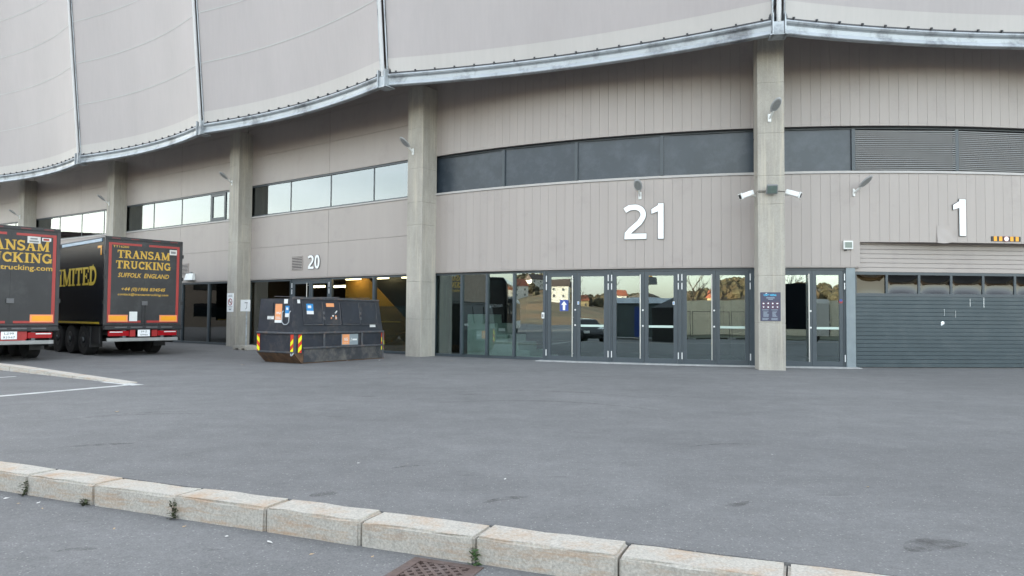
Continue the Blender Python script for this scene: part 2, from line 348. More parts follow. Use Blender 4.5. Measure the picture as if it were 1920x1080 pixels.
def text_mesh(body, height, width=None, shear=0, bold=0.0, depth=.0):
    cu = bpy.data.curves.new('lettering', 'FONT'); cu.body = body; cu.size = 1; cu.shear = shear; cu.offset = bold; cu.extrude = depth; cu.resolution_u = 2
    o = bpy.data.objects.new('lettering', cu); C.objects.link(o)
    dg = bpy.context.evaluated_depsgraph_get(); me = bpy.data.meshes.new_from_object(o.evaluated_get(dg))
    bpy.data.objects.remove(o); bpy.data.curves.remove(cu)
    co = np.zeros(len(me.vertices) * 3); me.vertices.foreach_get('co', co); co = co.reshape(-1, 3)
    x0, x1, y0, y1 = co[:, 0].min(), co[:, 0].max(), co[:, 1].min(), co[:, 1].max()
    kz = height / (y1 - y0); kx = width / (x1 - x0) if width else kz
    co2 = np.stack([(co[:, 0] - (x0 + x1) / 2) * kx, -co[:, 2], (co[:, 1] - y0) * kz], 1)
    me.vertices.foreach_set('co', co2.ravel()); me.update()
    return me
TX = dict(
 suffolk=text_mesh('SUFFOLK  ENGLAND', .155, 1.68, .25, .018), phone=text_mesh('+44 (0)1986 834545', .15, 1.45, .25, .016),
 mail=text_mesh('contact@transamtrucking.com', .11, 1.66, .2, .014), web=text_mesh('transamtrucking.com', .20, 2.16, 0, .016),
 number=text_mesh('TT16200', .075, .5, 0, .01), ng=text_mesh('NG', .1, .15, 0, .02), ng2=text_mesh('NG', .13, .2, 0, .02), kb=text_mesh('K+B', .07, .12, 0, .03),
 plate1=text_mesh('LZ99', .06, .24), plate2=text_mesh('93947', .06, .30), plate3=text_mesh('59-Z', .055, .2), plate4=text_mesh('5940', .055, .24),
 unity=text_mesh('UNITY ARENA', .055, .34, 0, .02), coach=text_mesh('FANTASTIC BUS BABE', .2, 1.9, 0, .02), gj=text_mesh('norsk gjenvinning', .03, .17), vikt=text_mesh('PARKING', .05, .22, 0, .01),
 forb=text_mesh('FORBUDT', .05, .22, 0, .01))

# ------------------------------------------------------------------ the facade's plan: nearly straight to the left, a 25 m arc to the right
_s = np.linspace(-70, 60, 5201)
_a = np.where(_s < 0, .64935 + _s * .0023, .64935 - _s / 25.43)
_a = np.maximum(_a, -1.35)
_d = _s[1] - _s[0]
_X = np.concatenate([[0], np.cumsum((np.cos(_a)[1:] + np.cos(_a)[:-1]) / 2 * _d)])
_Y = np.concatenate([[0], np.cumsum(-(np.sin(_a)[1:] + np.sin(_a)[:-1]) / 2 * _d)])
_i = int(np.argmin(abs(_s))); _X += -3.5245 - _X[_i]; _Y += 26.3896 - _Y[_i]
def ang(s): return float(np.interp(s, _s, _a))
def fr(s):
    a = ang(s); return Vector((float(np.interp(s, _s, _X)), float(np.interp(s, _s, _Y)), 0)), Vector((math.cos(a), -math.sin(a), 0)), Vector((-math.sin(a), -math.cos(a), 0))
def Wp(s, off=0, z=0):
    p, t, n = fr(s); q = p + n * off; return Vector((q.x, q.y, z))
def sbox(mb, s, u0, u1, o0, o1, z0, z1):      # box in the wall's frame at s
    p, t, n = fr(s)
    f = lambda u, o, z: p + t * u + n * o + Vector((0, 0, z))
    return mb.hexa([f(u0, o1, z0), f(u1, o1, z0), f(u1, o0, z0), f(u0, o0, z0), f(u0, o1, z1), f(u1, o1, z1), f(u1, o0, z1), f(u0, o0, z1)])
def chord(mb, s0, s1, o0, o1, z0, z1, e0=0, e1=0):    # flat box between two points of the curve (offset o0 back, o1 front)
    a, b = Wp(s0), Wp(s1); t = (b - a).normalized(); n = Vector((t.y, -t.x, 0))
    if n.dot(fr((s0 + s1) / 2)[2]) < 0: n = -n
    a = a + t * e0; b = b - t * e1
    f = lambda p, o, z: p + n * o + Vector((0, 0, z))
    return mb.hexa([f(a, o1, z0), f(b, o1, z0), f(b, o0, z0), f(a, o0, z0), f(a, o1, z1), f(b, o1, z1), f(b, o0, z1), f(a, o0, z1)])
def ribbon(mb, s0, s1, o0, o1, z0, z1, step=.6):
    n = max(1, int(math.ceil((s1 - s0) / step))); vs = []
    for i in range(n + 1):
        s = s0 + (s1 - s0) * i / n
        vs += [Wp(s, o1, z0), Wp(s, o1, z1), Wp(s, o0, z1), Wp(s, o0, z0)]
    fs = [(0, 1, 2, 3), (4 * n + 3, 4 * n + 2, 4 * n + 1, 4 * n)]
    for i in range(n):
        for k in range(4):
            fs.append((4 * i + k, 4 * i + 4 + k, 4 * i + 4 + (k + 1) % 4, 4 * i + (k + 1) % 4))
    return mb.add(vs, fs)

# ------------------------------------------------------------------ ground, road, kerb
KD = Vector((.924, -.382, 0)).normalized(); KN = Vector((-KD.y, KD.x, 0))      # along the kerb, and away from the viewer
ROADZ = -.17
def kfront(u):      # front edge of the kerb, gently curved
    v = 4.385 + .0021 * (u + 3.5) ** 2 if -22 < u < 14 else 4.385 + .0021 * ((max(-22, min(14, u)) + 3.5) ** 2)
    return KD * u + KN * v
g = MB().add([(-1500, -1500, -.9), (1500, -1500, -.9), (1500, 1500, -.9), (-1500, 1500, -.9)], [(0, 1, 2, 3)])
M['earth'] = mat('grassy earth', (.07, .075, .04), .9, var=.35, scale=.3, dirt=(.11, .10, .08), dscale=.2)
tag(link('ground', g, M['earth']), kind='structure')
us = [-60 + i * .9 for i in range(0, 110)]
mb = MB(); back = [kfront(u) + KN * .30 for u in us]
far = [(75, -12), (75, 90), (-75, 90)]
poly = [(p.x, p.y) for p in back] + far
n = len(poly)
mb.add([(x, y, 0) for x, y in poly] + [(x, y, -.3) for x, y in poly], [tuple(range(n))] + [(i, n + i, n + (i + 1) % n, (i + 1) % n) for i in range(n)])
plaza = tag(link('forecourt', mb, M['asphalt']), kind='structure')
# road sheet with a real opening for the drain
DU0, DU1, DV0, DV1 = -2.475, -1.985, 3.93, 4.325
vstart = [k for k in (-80, DU0, DU1, 60)]; vv = [-70, DV0, DV1, 4.62]
mb = MB()
def kp(u, v, z): q = KD * u + KN * v; return (q.x, q.y, z)
for i in range(3):
    for j in range(3):
        if i == 1 and j == 1: continue
        mb.add([kp(vstart[i], vv[j], ROADZ), kp(vstart[i + 1], vv[j], ROADZ), kp(vstart[i + 1], vv[j + 1], ROADZ), kp(vstart[i], vv[j + 1], ROADZ)], [(0, 1, 2, 3)])
for j0, j1 in ((4.62, 40),):
    mb.add([kp(-80, 4.62, ROADZ), kp(-58, 4.62, ROADZ), kp(-58, 40, ROADZ), kp(-80, 40, ROADZ)], [(0, 1, 2, 3)])
road = tag(link('road', mb.mesh('road'), M['road']), kind='structure')
pit = MB()
pz = ROADZ - .45
c4 = [(DU0, DV0), (DU1, DV0), (DU1, DV1), (DU0, DV1)]
for k in range(4):
    a, b = c4[k], c4[(k + 1) % 4]
    pit.add([kp(*a, ROADZ), kp(*b, ROADZ), kp(*b, pz), kp(*a, pz)], [(0, 1, 2, 3)])
pit.add([kp(*a, pz) for a in c4], [(0, 1, 2, 3)])
dr = thing('drain_grate', 'rusty cast iron drain grate in the road beside the kerb', 'drain', kp((DU0 + DU1) / 2, (DV0 + DV1) / 2, ROADZ), 0, world=True)
link('pit', pit, M['dark'], dr)
f = MB()
for a0, a1, b0, b1 in ((DU0 - .01, DU1 + .01, DV0 - .01, DV0 + .045), (DU0 - .01, DU1 + .01, DV1 - .045, DV1 + .01), (DU0 - .01, DU0 + .06, DV0 + .045, DV1 - .045), (DU1 - .06, DU1 + .01, DV0 + .045, DV1 - .045)):
    f.hexa([kp(a0, b0, ROADZ - .03), kp(a1, b0, ROADZ - .03), kp(a1, b1, ROADZ - .03), kp(a0, b1, ROADZ - .03), kp(a0, b0, ROADZ + .006), kp(a1, b0, ROADZ + .006), kp(a1, b1, ROADZ + .006), kp(a0, b1, ROADZ + .006)])
link('frame', f, M['rust'], dr)
iu0, iu1, iv0, iv1 = DU0 + .06, DU1 - .06, DV0 + .045, DV1 - .045
def clipseg(cx, cy, dx, dy):
    t0, t1 = -9, 9
    for p, d, lo, hi in ((cx, dx, iu0, iu1), (cy, dy, iv0, iv1)):
        a, b = sorted(((lo - p) / d, (hi - p) / d)); t0, t1 = max(t0, a), min(t1, b)
    return (t0, t1) if t1 - t0 > .05 else None
for dx, dy, zt in ((.7071, .7071, .002), (.7071, -.7071, .004)):
    for k in range(-7, 8):
        cx, cy = (iu0 + iu1) / 2 - dy * k * .055 * 1.0, (iv0 + iv1) / 2 + dx * k * .055
        q = clipseg(cx, cy, dx, dy)
        if not q: continue
        a = Vector((cx + dx * q[0], cy + dy * q[0])); b = Vector((cx + dx * q[1], cy + dy * q[1])); nn = Vector((-dy, dx)) * .0115
        bar = MB().hexa([kp(*(a - nn), ROADZ - .025), kp(*(b - nn), ROADZ - .025), kp(*(b + nn), ROADZ - .025), kp(*(a + nn), ROADZ - .025), kp(*(a - nn), ROADZ + zt), kp(*(b - nn), ROADZ + zt), kp(*(b + nn), ROADZ + zt), kp(*(a + nn), ROADZ + zt)])
        link('bar', bar, M['rust'], dr)
# kerb stones, each one a piece
kerb = thing('kerb', None, None, kfront(-3), 0, world=True, kind='structure')
def stone_mesh(L, W, z0, z1, seed, jit=.006, taper=None):
    rr = random.Random(seed); bm = bmesh.new(); bmesh.ops.create_cube(bm, size=1)
    for v in bm.verts: v.co = Vector(((v.co.x) * L, (v.co.y + .5) * W, z0 + (v.co.z + .5) * (z1 - z0)))
    bmesh.ops.subdivide_edges(bm, edges=[e for e in bm.edges if abs(e.verts[0].co.x - e.verts[1].co.x) > .1], cuts=4)
    bmesh.ops.bevel(bm, geom=[e for e in bm.edges if e.calc_face_angle(0) > .8], offset=.016, segments=2, affect='EDGES')
    for v in bm.verts: v.co += Vector((rr.uniform(-.4, .4) * jit, rr.uniform(-1, 1) * jit, rr.uniform(-.7, .7) * jit))
    if taper:
        for v in bm.verts: v.co.z = z0 + (v.co.z - z0) * (taper[0] + (taper[1] - taper[0]) * (v.co.x / L + .5))
    bmesh.ops.recalc_face_normals(bm, faces=bm.faces)
    me = bpy.data.meshes.new('kerb_stone'); bm.to_mesh(me); bm.free()
    for p in me.polygons: p.use_smooth = False
    return me
joints_xy = [(-4.343, 6.558), (-3.535, 6.235), (-2.687, 5.859), (-1.861, 5.469), (-1.072, 5.169), (-.244, 4.822), (.667, 4.503), (1.56, 4.14)]
ju = [Vector((x, y, 0)).dot(KD) for x, y in joints_xy]
while ju[0] > -34: ju.insert(0, ju[0] - random.uniform(.85, 1.0))
while ju[-1] < 18: ju.append(ju[-1] + random.uniform(.85, 1.05))
for k, (u0, u1) in enumerate(zip(ju, ju[1:])):
    a, b = kfront(u0), kfront(u1); m = (a + b) / 2; d = b - a
    link('kerb_stone', stone_mesh(d.length - .010, .30, -.30, .004 + random.uniform(-.006, .008), k), M['kerb'], kerb, loc=m, rotz=math.atan2(d.y, d.x) + random.uniform(-.006, .006))
# second, lower kerb near the lorries, running out to nothing
k2 = thing('low_kerb', None, None, (-10.3, 16.5, 0), 0, world=True, kind='structure')
A2, B2 = Vector((-19.5, 22.75, 0)), Vector((-8.0, 15.0, 0)); d2 = (B2 - A2).normalized(); L2 = (B2 - A2).length; ns = 13
for k in range(ns):
    t0, t1 = L2 * k / ns, L2 * (k + 1) / ns
    hh = lambda t: .012 + .108 * min(1, (L2 - t) / 5.5)
    c = A2 + d2 * ((t0 + t1) / 2)
    link('kerb_stone', stone_mesh(L2 / ns - .012, .30, -.05, .0 + 1.0, 40 + k, .003, (hh(t0) + .05 - .0, hh(t1) + .05)), M['kerb2'], k2, loc=c, rotz=math.atan2(d2.y, d2.x))
def strip(name, a, b, w, z, mt, label, parent=None):
    a, b = Vector((*a, z)), Vector((*b, z)); d = (b - a).normalized(); nn = Vector((-d.y, d.x, 0)) * w / 2
    return link(name, MB().add([a - nn, b - nn, b + nn, a + nn], [(0, 1, 2, 3)]), mt, parent)
marks = thing('painted_lines', None, None, (-8.5, 13.5, 0), 0, world=True, kind='structure')
strip('line', (-13.2, 4.6), (-7.72, 14.80), .2, .004, M['paint'], '', marks)
strip('line', (-8.6, 15.42), (-7.55, 14.72), .26, .0045, M['paint'], '', marks)
strip('line', (-13.5, 12.0), (-11.25, 16.5), .12, .004, M['paint'], '', marks)
M['scuff'], n_, l_, b_, o_ = nt('tyre scuff')
b_.inputs['Base Color'].default_value = (.055, .048, .042, 1); b_.inputs['Roughness'].default_value = .9
t_ = noise(n_, l_, 9, 6, .75); r_ = ramp(n_, l_, t_.outputs['Fac'], [(.38, 0.0), (.70, .42)]); tr2 = n_.new('ShaderNodeBsdfTransparent'); mx_ = n_.new('ShaderNodeMixShader')
l_.new(r_.outputs[0], mx_.inputs[0]); l_.new(tr2.outputs[0], mx_.inputs[1]); l_.new(b_.outputs[0], mx_.inputs[2]); l_.new(mx_.outputs[0], o_.inputs[0])
def scuff(x0, y0, x1, y1, w, z, bend, par):
    a, b = Vector((x0, y0, 0)), Vector((x1, y1, 0)); d = b - a; nn = Vector((-d.y, d.x, 0)).normalized(); mb = MB(); m = 14
    for i in range(m + 1):
        t = i / m; p = a + d * t + nn * bend * 4 * t * (1 - t); q = w * (math.sin(math.pi * t) ** .6) / 2 + .001
        mb.v += [tuple(p - nn * q + Vector((0, 0, z))), tuple(p + nn * q + Vector((0, 0, z)))]
    for i in range(m): mb.f.append((2 * i, 2 * i + 2, 2 * i + 3, 2 * i + 1))
    link('scuff', mb.mesh('scuff', fix=False), M['scuff'], par)
for q in ((-1.15, 6.95, -.82, 7.10, .07, .05), (-.22, 5.70, .2, 5.92, .09, .06), (-1.62, 5.88, -1.42, 6.02, .16, .02), (1.62, 5.70, 1.90, 5.84, .09, -.05), (2.5, 4.62, 3.0, 4.8, .22, .06), (2.0, 8.2, 2.9, 8.4, .06, .12), (-6.2, 9.8, -4.4, 10.6, .06, .3), (-6.0, 10.1, -4.2, 10.9, .06, .3), (-1.5, 12.0, 2.4, 11.2, .10, .9), (-1.6, 13.6, 2.6, 12.9, .10, .9), (-4.9, 7.9, -4.2, 8.2, .12, .04)):
    scuff(*q[:5], .004, q[5], plaza)
for q in ((-3.12, 5.02, -2.85, 5.08, .07, .02), (-2.2, 5.05, -2.0, 5.08, .06, .01)): scuff(*q[:5], ROADZ + .004, q[5], road)
# weeds in the joints of the kerb
def weed(u, n, h, label, mt):
    p = kfront(u) + KN * -.015; mb = MB(); rr = random.Random(int(u * 100))
    for k in range(n):
        a = rr.uniform(0, 6.28); r = rr.uniform(.008, .045); z = rr.uniform(.0, h); s = rr.uniform(.010, .024)
        c = Vector((math.cos(a) * r, math.sin(a) * r - .012, z)); dd = Vector((math.cos(a), math.sin(a), rr.uniform(-.3, .8))).normalized(); w = dd.cross(Vector((0, 0, 1))).normalized()
        mb.add([c - dd * s, c + w * s * .5, c + dd * s, c - w * s * .5 + Vector((0, 0, s * .3))], [(0, 1, 2), (0, 2, 3)])
    return tag(link('weed', mb.mesh('weed', fix=False), mt, loc=(p.x, p.y, ROADZ)), label, 'weed', 'weeds in the kerb joints')
weed(ju[[i for i, q in enumerate(ju) if abs(q - Vector((-.244, 4.822, 0)).dot(KD)) < .01][0]], 46, .12, 'small green weed in the kerb joint right above the drain grate', M['leaf'])
weed(Vector((-2.687, 5.859, 0)).dot(KD), 60, .13, 'tallest mossy weed growing in a kerb joint, left of the drain', M['moss'])
weed(Vector((-3.62, 6.25, 0)).dot(KD), 50, .05, 'low mossy tuft at the foot of the kerb', M['moss'])
weed(Vector((-4.343, 6.558, 0)).dot(KD), 50, .12, 'narrow weed in the kerb joint nearest the left edge', M['moss'])
# litter
def leaf_bit(name, x, y, z, s, mt, label, group, cat):
    rr = random.Random(int(x * 977 + y * 31)); a = rr.uniform(0, 6.28); c, sn = math.cos(a), math.sin(a)
    pts = [(-1, 0, 0), (-.3, .5, .25), (.5, .4, .1), (1, 0, .3), (.4, -.45, .15), (-.4, -.4, .05)]
    mb = MB().add([((px * c - py * sn) * s, (px * sn + py * c) * s, pz * s + .003) for px, py, pz in pts], [(0, 1, 4), (0, 4, 5), (1, 2, 4), (2, 3, 4)])
    tag(link(name, mb.mesh(name, fix=False), mt, loc=(x, y, z)), label, cat, group)
for x, y, z, s, mt in ((-5.82, 10.75, 0, .05, 'litter'), (-8.9, 10.0, 0, .03, 'paper'), (-.05, 6.55, 0, .02, 'paper'), (3.1, 6.35, 0, .022, 'litter'), (-1.5, 7.2, 0, .018, 'paper'), (-7.6, 20.6, 0, .07, 'litter'), (-5.2, 22.9, 0, .05, 'paper'), (-4.2, 23.2, 0, .05, 'paper'), (2.8, 7.8, 0, .02, 'paper'), (-3.0, 18.0, 0, .05, 'litter')):
    if mt == 'litter': leaf_bit('fallen_leaf', x, y, z, s, M[mt], 'brown fallen leaf lying on the grey forecourt asphalt', 'leaves on the forecourt', 'leaf')
    else: leaf_bit('paper_scrap', x, y, z, s, M[mt], 'small pale paper scrap lying on the grey forecourt', 'paper scraps on the forecourt', 'litter')
for x, y, s in ((-4.42, 6.42, .028), (-4.05, 6.28, .022), (-2.08, 5.38, .022), (-1.72, 5.25, .03), (-.93, 4.96, .016), (-3.0, 5.55, .018), (-2.5, 5.62, .02), (-1.35, 5.0, .02), (-4.2, 6.25, .02), (-3.9, 6.1, .015)):
    leaf_bit('dry_leaf', x, y, ROADZ, s, M['litter'] if s < .022 else M['paper'], 'tiny dry leaf lying in the gutter below the kerb', 'dry leaves in the gutter', 'leaf')

# ------------------------------------------------------------------ the arena
arena = thing('arena', 'curved grey arena with concrete columns and an outward leaning membrane facade', 'building', Wp(1), 0, world=True)
ZD, ZS, ZW, ZT = 2.99, 5.79, 7.16, 10.6         # lintel, sill, window head, top of visible cladding
NODES = [34.6, 23.4, 12.12, 1.0, -9.9, -20.8, -31.6, -42.5, -53.4]
COLS = [(34.6, .72), (23.5, .72), (12.12, 1.5), (.62, .74), (-10.6, .68), (-21.65, .70), (-32.1, .70), (-43, .7), (-54, .7)]
# core of the building (keeps the low sun off the forecourt), roof
core = MB()
ss = [(-68 + i * 1.0) for i in range(0, 121)]
front = [Wp(s, -.66) for s in ss]; rear = [Vector((62, 95, 0)), Vector((-95, 120, 0))]
pl = front + rear; n = len(pl)
core.add([(p.x, p.y, 3.06) for p in pl] + [(p.x, p.y, 25) for p in pl], [tuple(range(n)), tuple(range(2 * n - 1, n - 1, -1))] + [(i, n + i, n + (i + 1) % n, (i + 1) % n) for i in range(n)])
link('core_wall', core, M['clad_back'], arena)
low = MB(); front = [Wp(s, -6.0) for s in ss]; pl = front + rear
low.add([(p.x, p.y, -.3) for p in pl] + [(p.x, p.y, 3.05) for p in pl], [(i, n + i, n + (i + 1) % n, (i + 1) % n) for i in range(n)])
link('interior_wall', low, M['interior'], arena)
link('interior_floor', ribbon(MB(), -60, 30, -6.0, -.1, -.02, .006, 1.0), M['interior_floor'], arena)
for s, o in COLS: link('partition', sbox(MB(), s, -.18, .18, -6.0, -.16, .006, 3.05), M['interior'], arena)
# columns with recessed pour joints
for k, (s, o) in enumerate(COLS):
    p, t, nn = fr(s)
    zs = [-.05, 1.3, 2.62, 4.62, 5.42, 6.62, 8.05, 9.55]
    col = None
    mb = MB()
    dp = .7 if k == 2 else o + .02
    for z0, z1 in zip(zs, zs[1:]): sbox(mb, s, -.36, .36, o - dp, o, z0 + .004, z1 - .004)
    col = link('column', mb.mesh('column', bevel=.012), M['concrete'], arena)
    link('pour_joint', sbox(MB(), s, -.352, .352, o - dp + .008, o - .008, -.02, 9.5), M['concrete'], col)
# ---- cladding boards of the curved bays
def board_mesh(w, h, d=.04):
    mb = MB().box(-w / 2, w / 2, 0, d, 0, h); return mb.mesh('cladding_panel', bevel=.0025)
BW = .285
def boards(s0, s1, z0, z1, parent):
    nb = max(1, round((s1 - s0) / BW)); w = (s1 - s0) / nb; me = board_mesh(w - .0035, z1 - z0)
    for i in range(nb):
        s = s0 + (i + .5) * w; p, t, nn = fr(s)
        link('cladding_panel', me, M['clad'], parent, loc=(p.x, p.y, z0), rotz=-ang(s))
def back(s0, s1, z0, z1, parent): link('backing', ribbon(MB(), s0, s1, -.28, -.045, z0 + .004, z1 - .004, .5), M['clad_back'], parent)
def bay_vertical(s0, s1, low_edge, name='cladding_wall'):
    w = link(name, ribbon(MB(), s0, s1, -.28, -.046, ZW + .02, ZT, .5), M['clad_back'], arena)
    boards(s0, s1, ZW, ZT, w)
    w2 = link(name, ribbon(MB(), low_edge[0][0], low_edge[0][1], -.28, -.046, low_edge[0][2] + .02, ZS - .05, .5), M['clad_back'], arena)
    for a, b, z in low_edge:
        boards(a, b, z, ZS - .055, w2)
        if z != low_edge[0][2]: back(a, b, z, ZS - .05, w2)
    link('sill_flashing', ribbon(MB(), s0, s1, -.28, .035, ZS - .05, ZS + .02, .4), M['flash'], w2)
    link('lower_trim', ribbon(MB(), low_edge[0][0], low_edge[0][1], -.1, .006, low_edge[0][2] - .035, low_edge[0][2] - .003, .4), M['clad'], w2)
    return w, w2
bay_vertical(.62, 12.08, [(.62, 12.08, ZD)])
bay_vertical(12.12, 23.4, [(12.12, 14.90, ZD), (14.90, 21.8, 3.70), (21.8, 23.4, ZD)])
# dented board by the number 1
dent = MB()
NX, NZ = 10, 12
for j in range(NZ + 1):
    for i in range(NX + 1):
        x, z = i / NX, j / NZ
        dd = .05 * math.exp(-((x - .30) / .3) ** 2) * max(0, 1 - z * 1.25) + .008 * math.sin(x * 9 + z * 7) * (1 - z)
        dent.v.append((x * .56 - .28, .012 - dd, z * .52 - .02 * math.sin(x * 5)))
for j in range(NZ):
    for i in range(NX): q = j * (NX + 1) + i; dent.f.append((q, q + 1, q + NX + 2, q + NX + 1))
p, t, nn = fr(17.42)
tag(link('dented_panel', dent.mesh('dented_panel', smooth=True, fix=False), M['clad'], arena, loc=tuple(p + nn * .022 + Vector((0, 0, 3.69))), rotz=-ang(17.42)), 'dented buckled lower cladding corner left of the number 1')
# ---- flat panel bays to the left
def bay_flat(sa, sb, mid, mull, opens=None):
    e = .008
    w = link('cladding_wall', ribbon(MB(), sa, sb, -.28, -.05, ZD + .02, ZS - .05, 1), M['clad_back'], arena)
    for z0, z1 in ((ZD, 4.38), (4.38, ZS - .055)):
        for a, b in ((sa, mid), (mid, sb)):
            link('cladding_panel', ribbon(MB(), a + e, b - e, -.045, 0, z0 + .005, z1 - .005, .7).mesh('cladding_panel'), M['clad'], w)
    link('sill_flashing', ribbon(MB(), sa, sb, -.28, .035, ZS - .05, ZS + .01, .8), M['flash'], w)
    link('lower_trim', ribbon(MB(), sa, sb, -.1, .006, ZD - .035, ZD - .003, .8), M['clad'], w)
    w2 = link('cladding_wall', ribbon(MB(), sa, sb, -.28, -.05, ZW + .05, ZT, 1), M['clad_back'], arena)
    for z0, z1 in ((ZW + .05, 8.5), (8.5, 9.75), (9.75, ZT + .6)):
        for a, b in ((sa, mid), (mid, sb)):
            link('cladding_panel', ribbon(MB(), a + e, b - e, -.045, 0, z0 + .005, z1 - .005, .7).mesh('cladding_panel'), M['clad'], w2)
    win = link('window', None, None, arena)
    link('rail', chord(MB(), sa, sb, -.22, -.06, ZS + .01, ZS + .07), M['frame'], win); link('rail', chord(MB(), sa, sb, -.22, -.06, ZW - .02, ZW + .05), M['frame'], win)
    es = [sa] + mull + [sb]
    for q in mull: link('mullion', sbox(MB(), q, -.024, .024, -.2, -.07, ZS + .07, ZW - .02), M['frame'], win)
    for a, b in zip(es, es[1:]):
        link('pane', chord(MB(), a, b, -.10, -.085, ZS + .07, ZW - .02, .02, .02), M['glass_up'], win)
    if opens:
        a, b = opens; f = MB()
        for q in ((a, a + .12), (b - .12, b)): chord(f, *q, -.15, -.045, ZS + .08, ZW - .03)
        chord(f, a + .12, b - .12, -.15, -.045, ZS + .08, ZS + .2); chord(f, a + .12, b - .12, -.15, -.045, ZW - .15, ZW - .03)
        link('sash', f, M['frame'], win)
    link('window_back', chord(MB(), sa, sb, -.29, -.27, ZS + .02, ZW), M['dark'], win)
bay_flat(-10.6, .58, -4.95, [-7.55, -4.93, -2.37])
bay_flat(-21.65, -10.64, -16.05, [-18.7, -16.1, -13.6], (-13.55, -12.35))
bay_flat(-32.1, -21.69, -26.3, [-28.9, -26.3, -23.8])
bay_flat(-43, -32.14, -37.2, [-39.7, -37.1, -34.6])
bay_flat(-54, -43.04, -48.0, [-50.5, -48, -45.5])
# ---- dark window band of the curved bays
def band(es, kinds):
    w = link('window', None, None, arena)
    link('rail', ribbon(MB(), es[0], es[-1], -.26, -.17, ZS + .02, ZS + .07, .5), M['frame'], w); link('rail', ribbon(MB(), es[0], es[-1], -.26, -.17, ZW - .06, ZW + .015, .5), M['frame'], w)
    for q in es: link('mullion', sbox(MB(), q, -.05, .05, -.24, -.12, ZS + .07, ZW - .06), M['frame'], w)
    for a, b, k in zip(es, es[1:], kinds):
        if k == 'pane': link('pane', chord(MB(), a, b, -.24, -.185, ZS + .07, ZW - .06, .05, .05).mesh('pane'), M['spandrel'], w)
        else:
            lo = MB(); z = ZS + .09
            while z < ZW - .09:
                q0, q1 = Wp(a + .06), Wp(b - .06); tt = (q1 - q0).normalized(); n2 = fr((a + b) / 2)[2]
                f = lambda p, o, zz: p + n2 * o + Vector((0, 0, zz))
                lo.hexa([f(q0, -.12, z), f(q1, -.12, z), f(q1, -.22, z + .035), f(q0, -.22, z + .035), f(q0, -.12, z + .026), f(q1, -.12, z + .026), f(q1, -.22, z + .047), f(q0, -.22, z + .047)])
                z += .057
            tag(link('louvre_slats', lo, M['louvre'], w), kind='stuff')
band([.66, 3.75, 6.40, 9.16, 12.05], ['pane'] * 4)
band([12.15, 14.79, 17.88, 20.6, 23.0], ['pane', 'louvre', 'louvre', 'pane'])
# ---- glazed ground floor
def glazing(es, mt, name='shop_window', z1=ZD - .05, fw=.05, film=None):
    w = link(name, None, None, arena)
    link('rail', chord(MB(), es[0], es[-1], -.2, -.06, .012, .10), M['frame'], w); link('rail', chord(MB(), es[0], es[-1], -.2, -.06, z1 - .07, z1), M['frame'], w)
    for i, q in enumerate(es):
        sbx = sbox(MB(), q, -fw if i else 0, fw if i < len(es) - 1 else 0, -.2, -.05, .10, z1 - .07)
        link('mullion', sbx, M['frame'], w)
    for a, b in zip(es, es[1:]):
        link('pane', chord(MB(), a, b, -.135, -.125, .10, z1 - .07, fw, fw), mt, w)
        if film: link('frosted_film', chord(MB(), a, b, -.16, -.158, .10, film, fw, fw), M['film'], w)
    return w
def hinge(parent, s, z0, z1, o=-.03): link('hinge', sbox(MB(), s, -.014, .014, o, o + .035, z0, z1), M['alu'], parent)
def door_pair(s0, s1, o=-.09, handle=True, band_=(False, True), mt=None, openleft=0):
    mt = mt or M['glass_door']; mid = (s0 + s1) / 2; zt = ZD - .05
    fr_ = MB(); chord(fr_, s0, s1, o - .09, o + .015, zt - .075, zt)
    for q in ((s0, s0 + .055), (s1 - .055, s1)): chord(fr_, *q, o - .09, o + .015, .012, zt - .075)
    root = link('double_door', fr_, M['frame'], arena)
    for k, (a, b) in enumerate(((s0 + .06, mid - .004), (mid + .004, s1 - .06))):
        lf = MB(); st = .115; zb, zz = .025, zt - .08
        chord(lf, a, a + st, o - .06, o, zb, zz); chord(lf, b - st, b, o - .06, o, zb, zz)
        chord(lf, a + st, b - st, o - .06, o, zb, zb + .15); chord(lf, a + st, b - st, o - .06, o, zz - .13, zz)
        leaf = link('door_leaf', lf, M['frame'], root)
        link('pane', chord(MB(), a + st, b - st, o - .036, o - .026, zb + .15, zz - .13, 0, 0), mt, root)
        for z0, z1 in ((.17, .37), (2.30, 2.50), (2.57, 2.77)): hinge(root, a - .03 if k == 0 else b + .03, z0, z1, o + .005)
        if band_[k]: link('safety_stripe', chord(MB(), a + st + .01, b - st - .01, o - .022, o - .018, 1.12, 1.19), M['pale_strip'], root)
        if k == 0 and handle:
            p, t, n2 = fr(b - .115); h = MB(); f = lambda oo, z: p + n2 * oo + Vector((0, 0, z))
            h.tube(f(o + .10, .16), f(o + .10, 2.76), .018)
            for z in (.26, 1.42, 2.66): h.tube(f(o - .01, z), f(o + .10, z), .012)
            link('pull_handle', h, M['steel'], root)
            for z in (1.17, 1.66):
                q = fr(b - .045); link('lock', MB().tube(q[0] + q[2] * (o - .01) + Vector((0, 0, z)), q[0] + q[2] * (o + .014) + Vector((0, 0, z)), .028, n=12), M['alu'], root)
    return root
M['pale_strip'] = mat('pale safety stripe', (.50, .62, .56), .5, var=.03)
glazing([.86, 2.10, 3.16, 4.22, 5.33], M['glass_door'], fw=.035)
door_pair(5.38, 7.52, band_=(False, True)); door_pair(7.57, 9.69, band_=(False, True)); door_pair(9.74, 11.80, band_=(False, True))
for q in (5.355, 7.545, 9.715): link('door_post', sbox(MB(), q, -.028, .028, -.2, -.045, .012, ZD - .05), M['frame'], arena)
link('door_post', chord(MB(), 11.80, 12.3, -.2, -.07, .012, ZD - .05), M['frame'], arena)
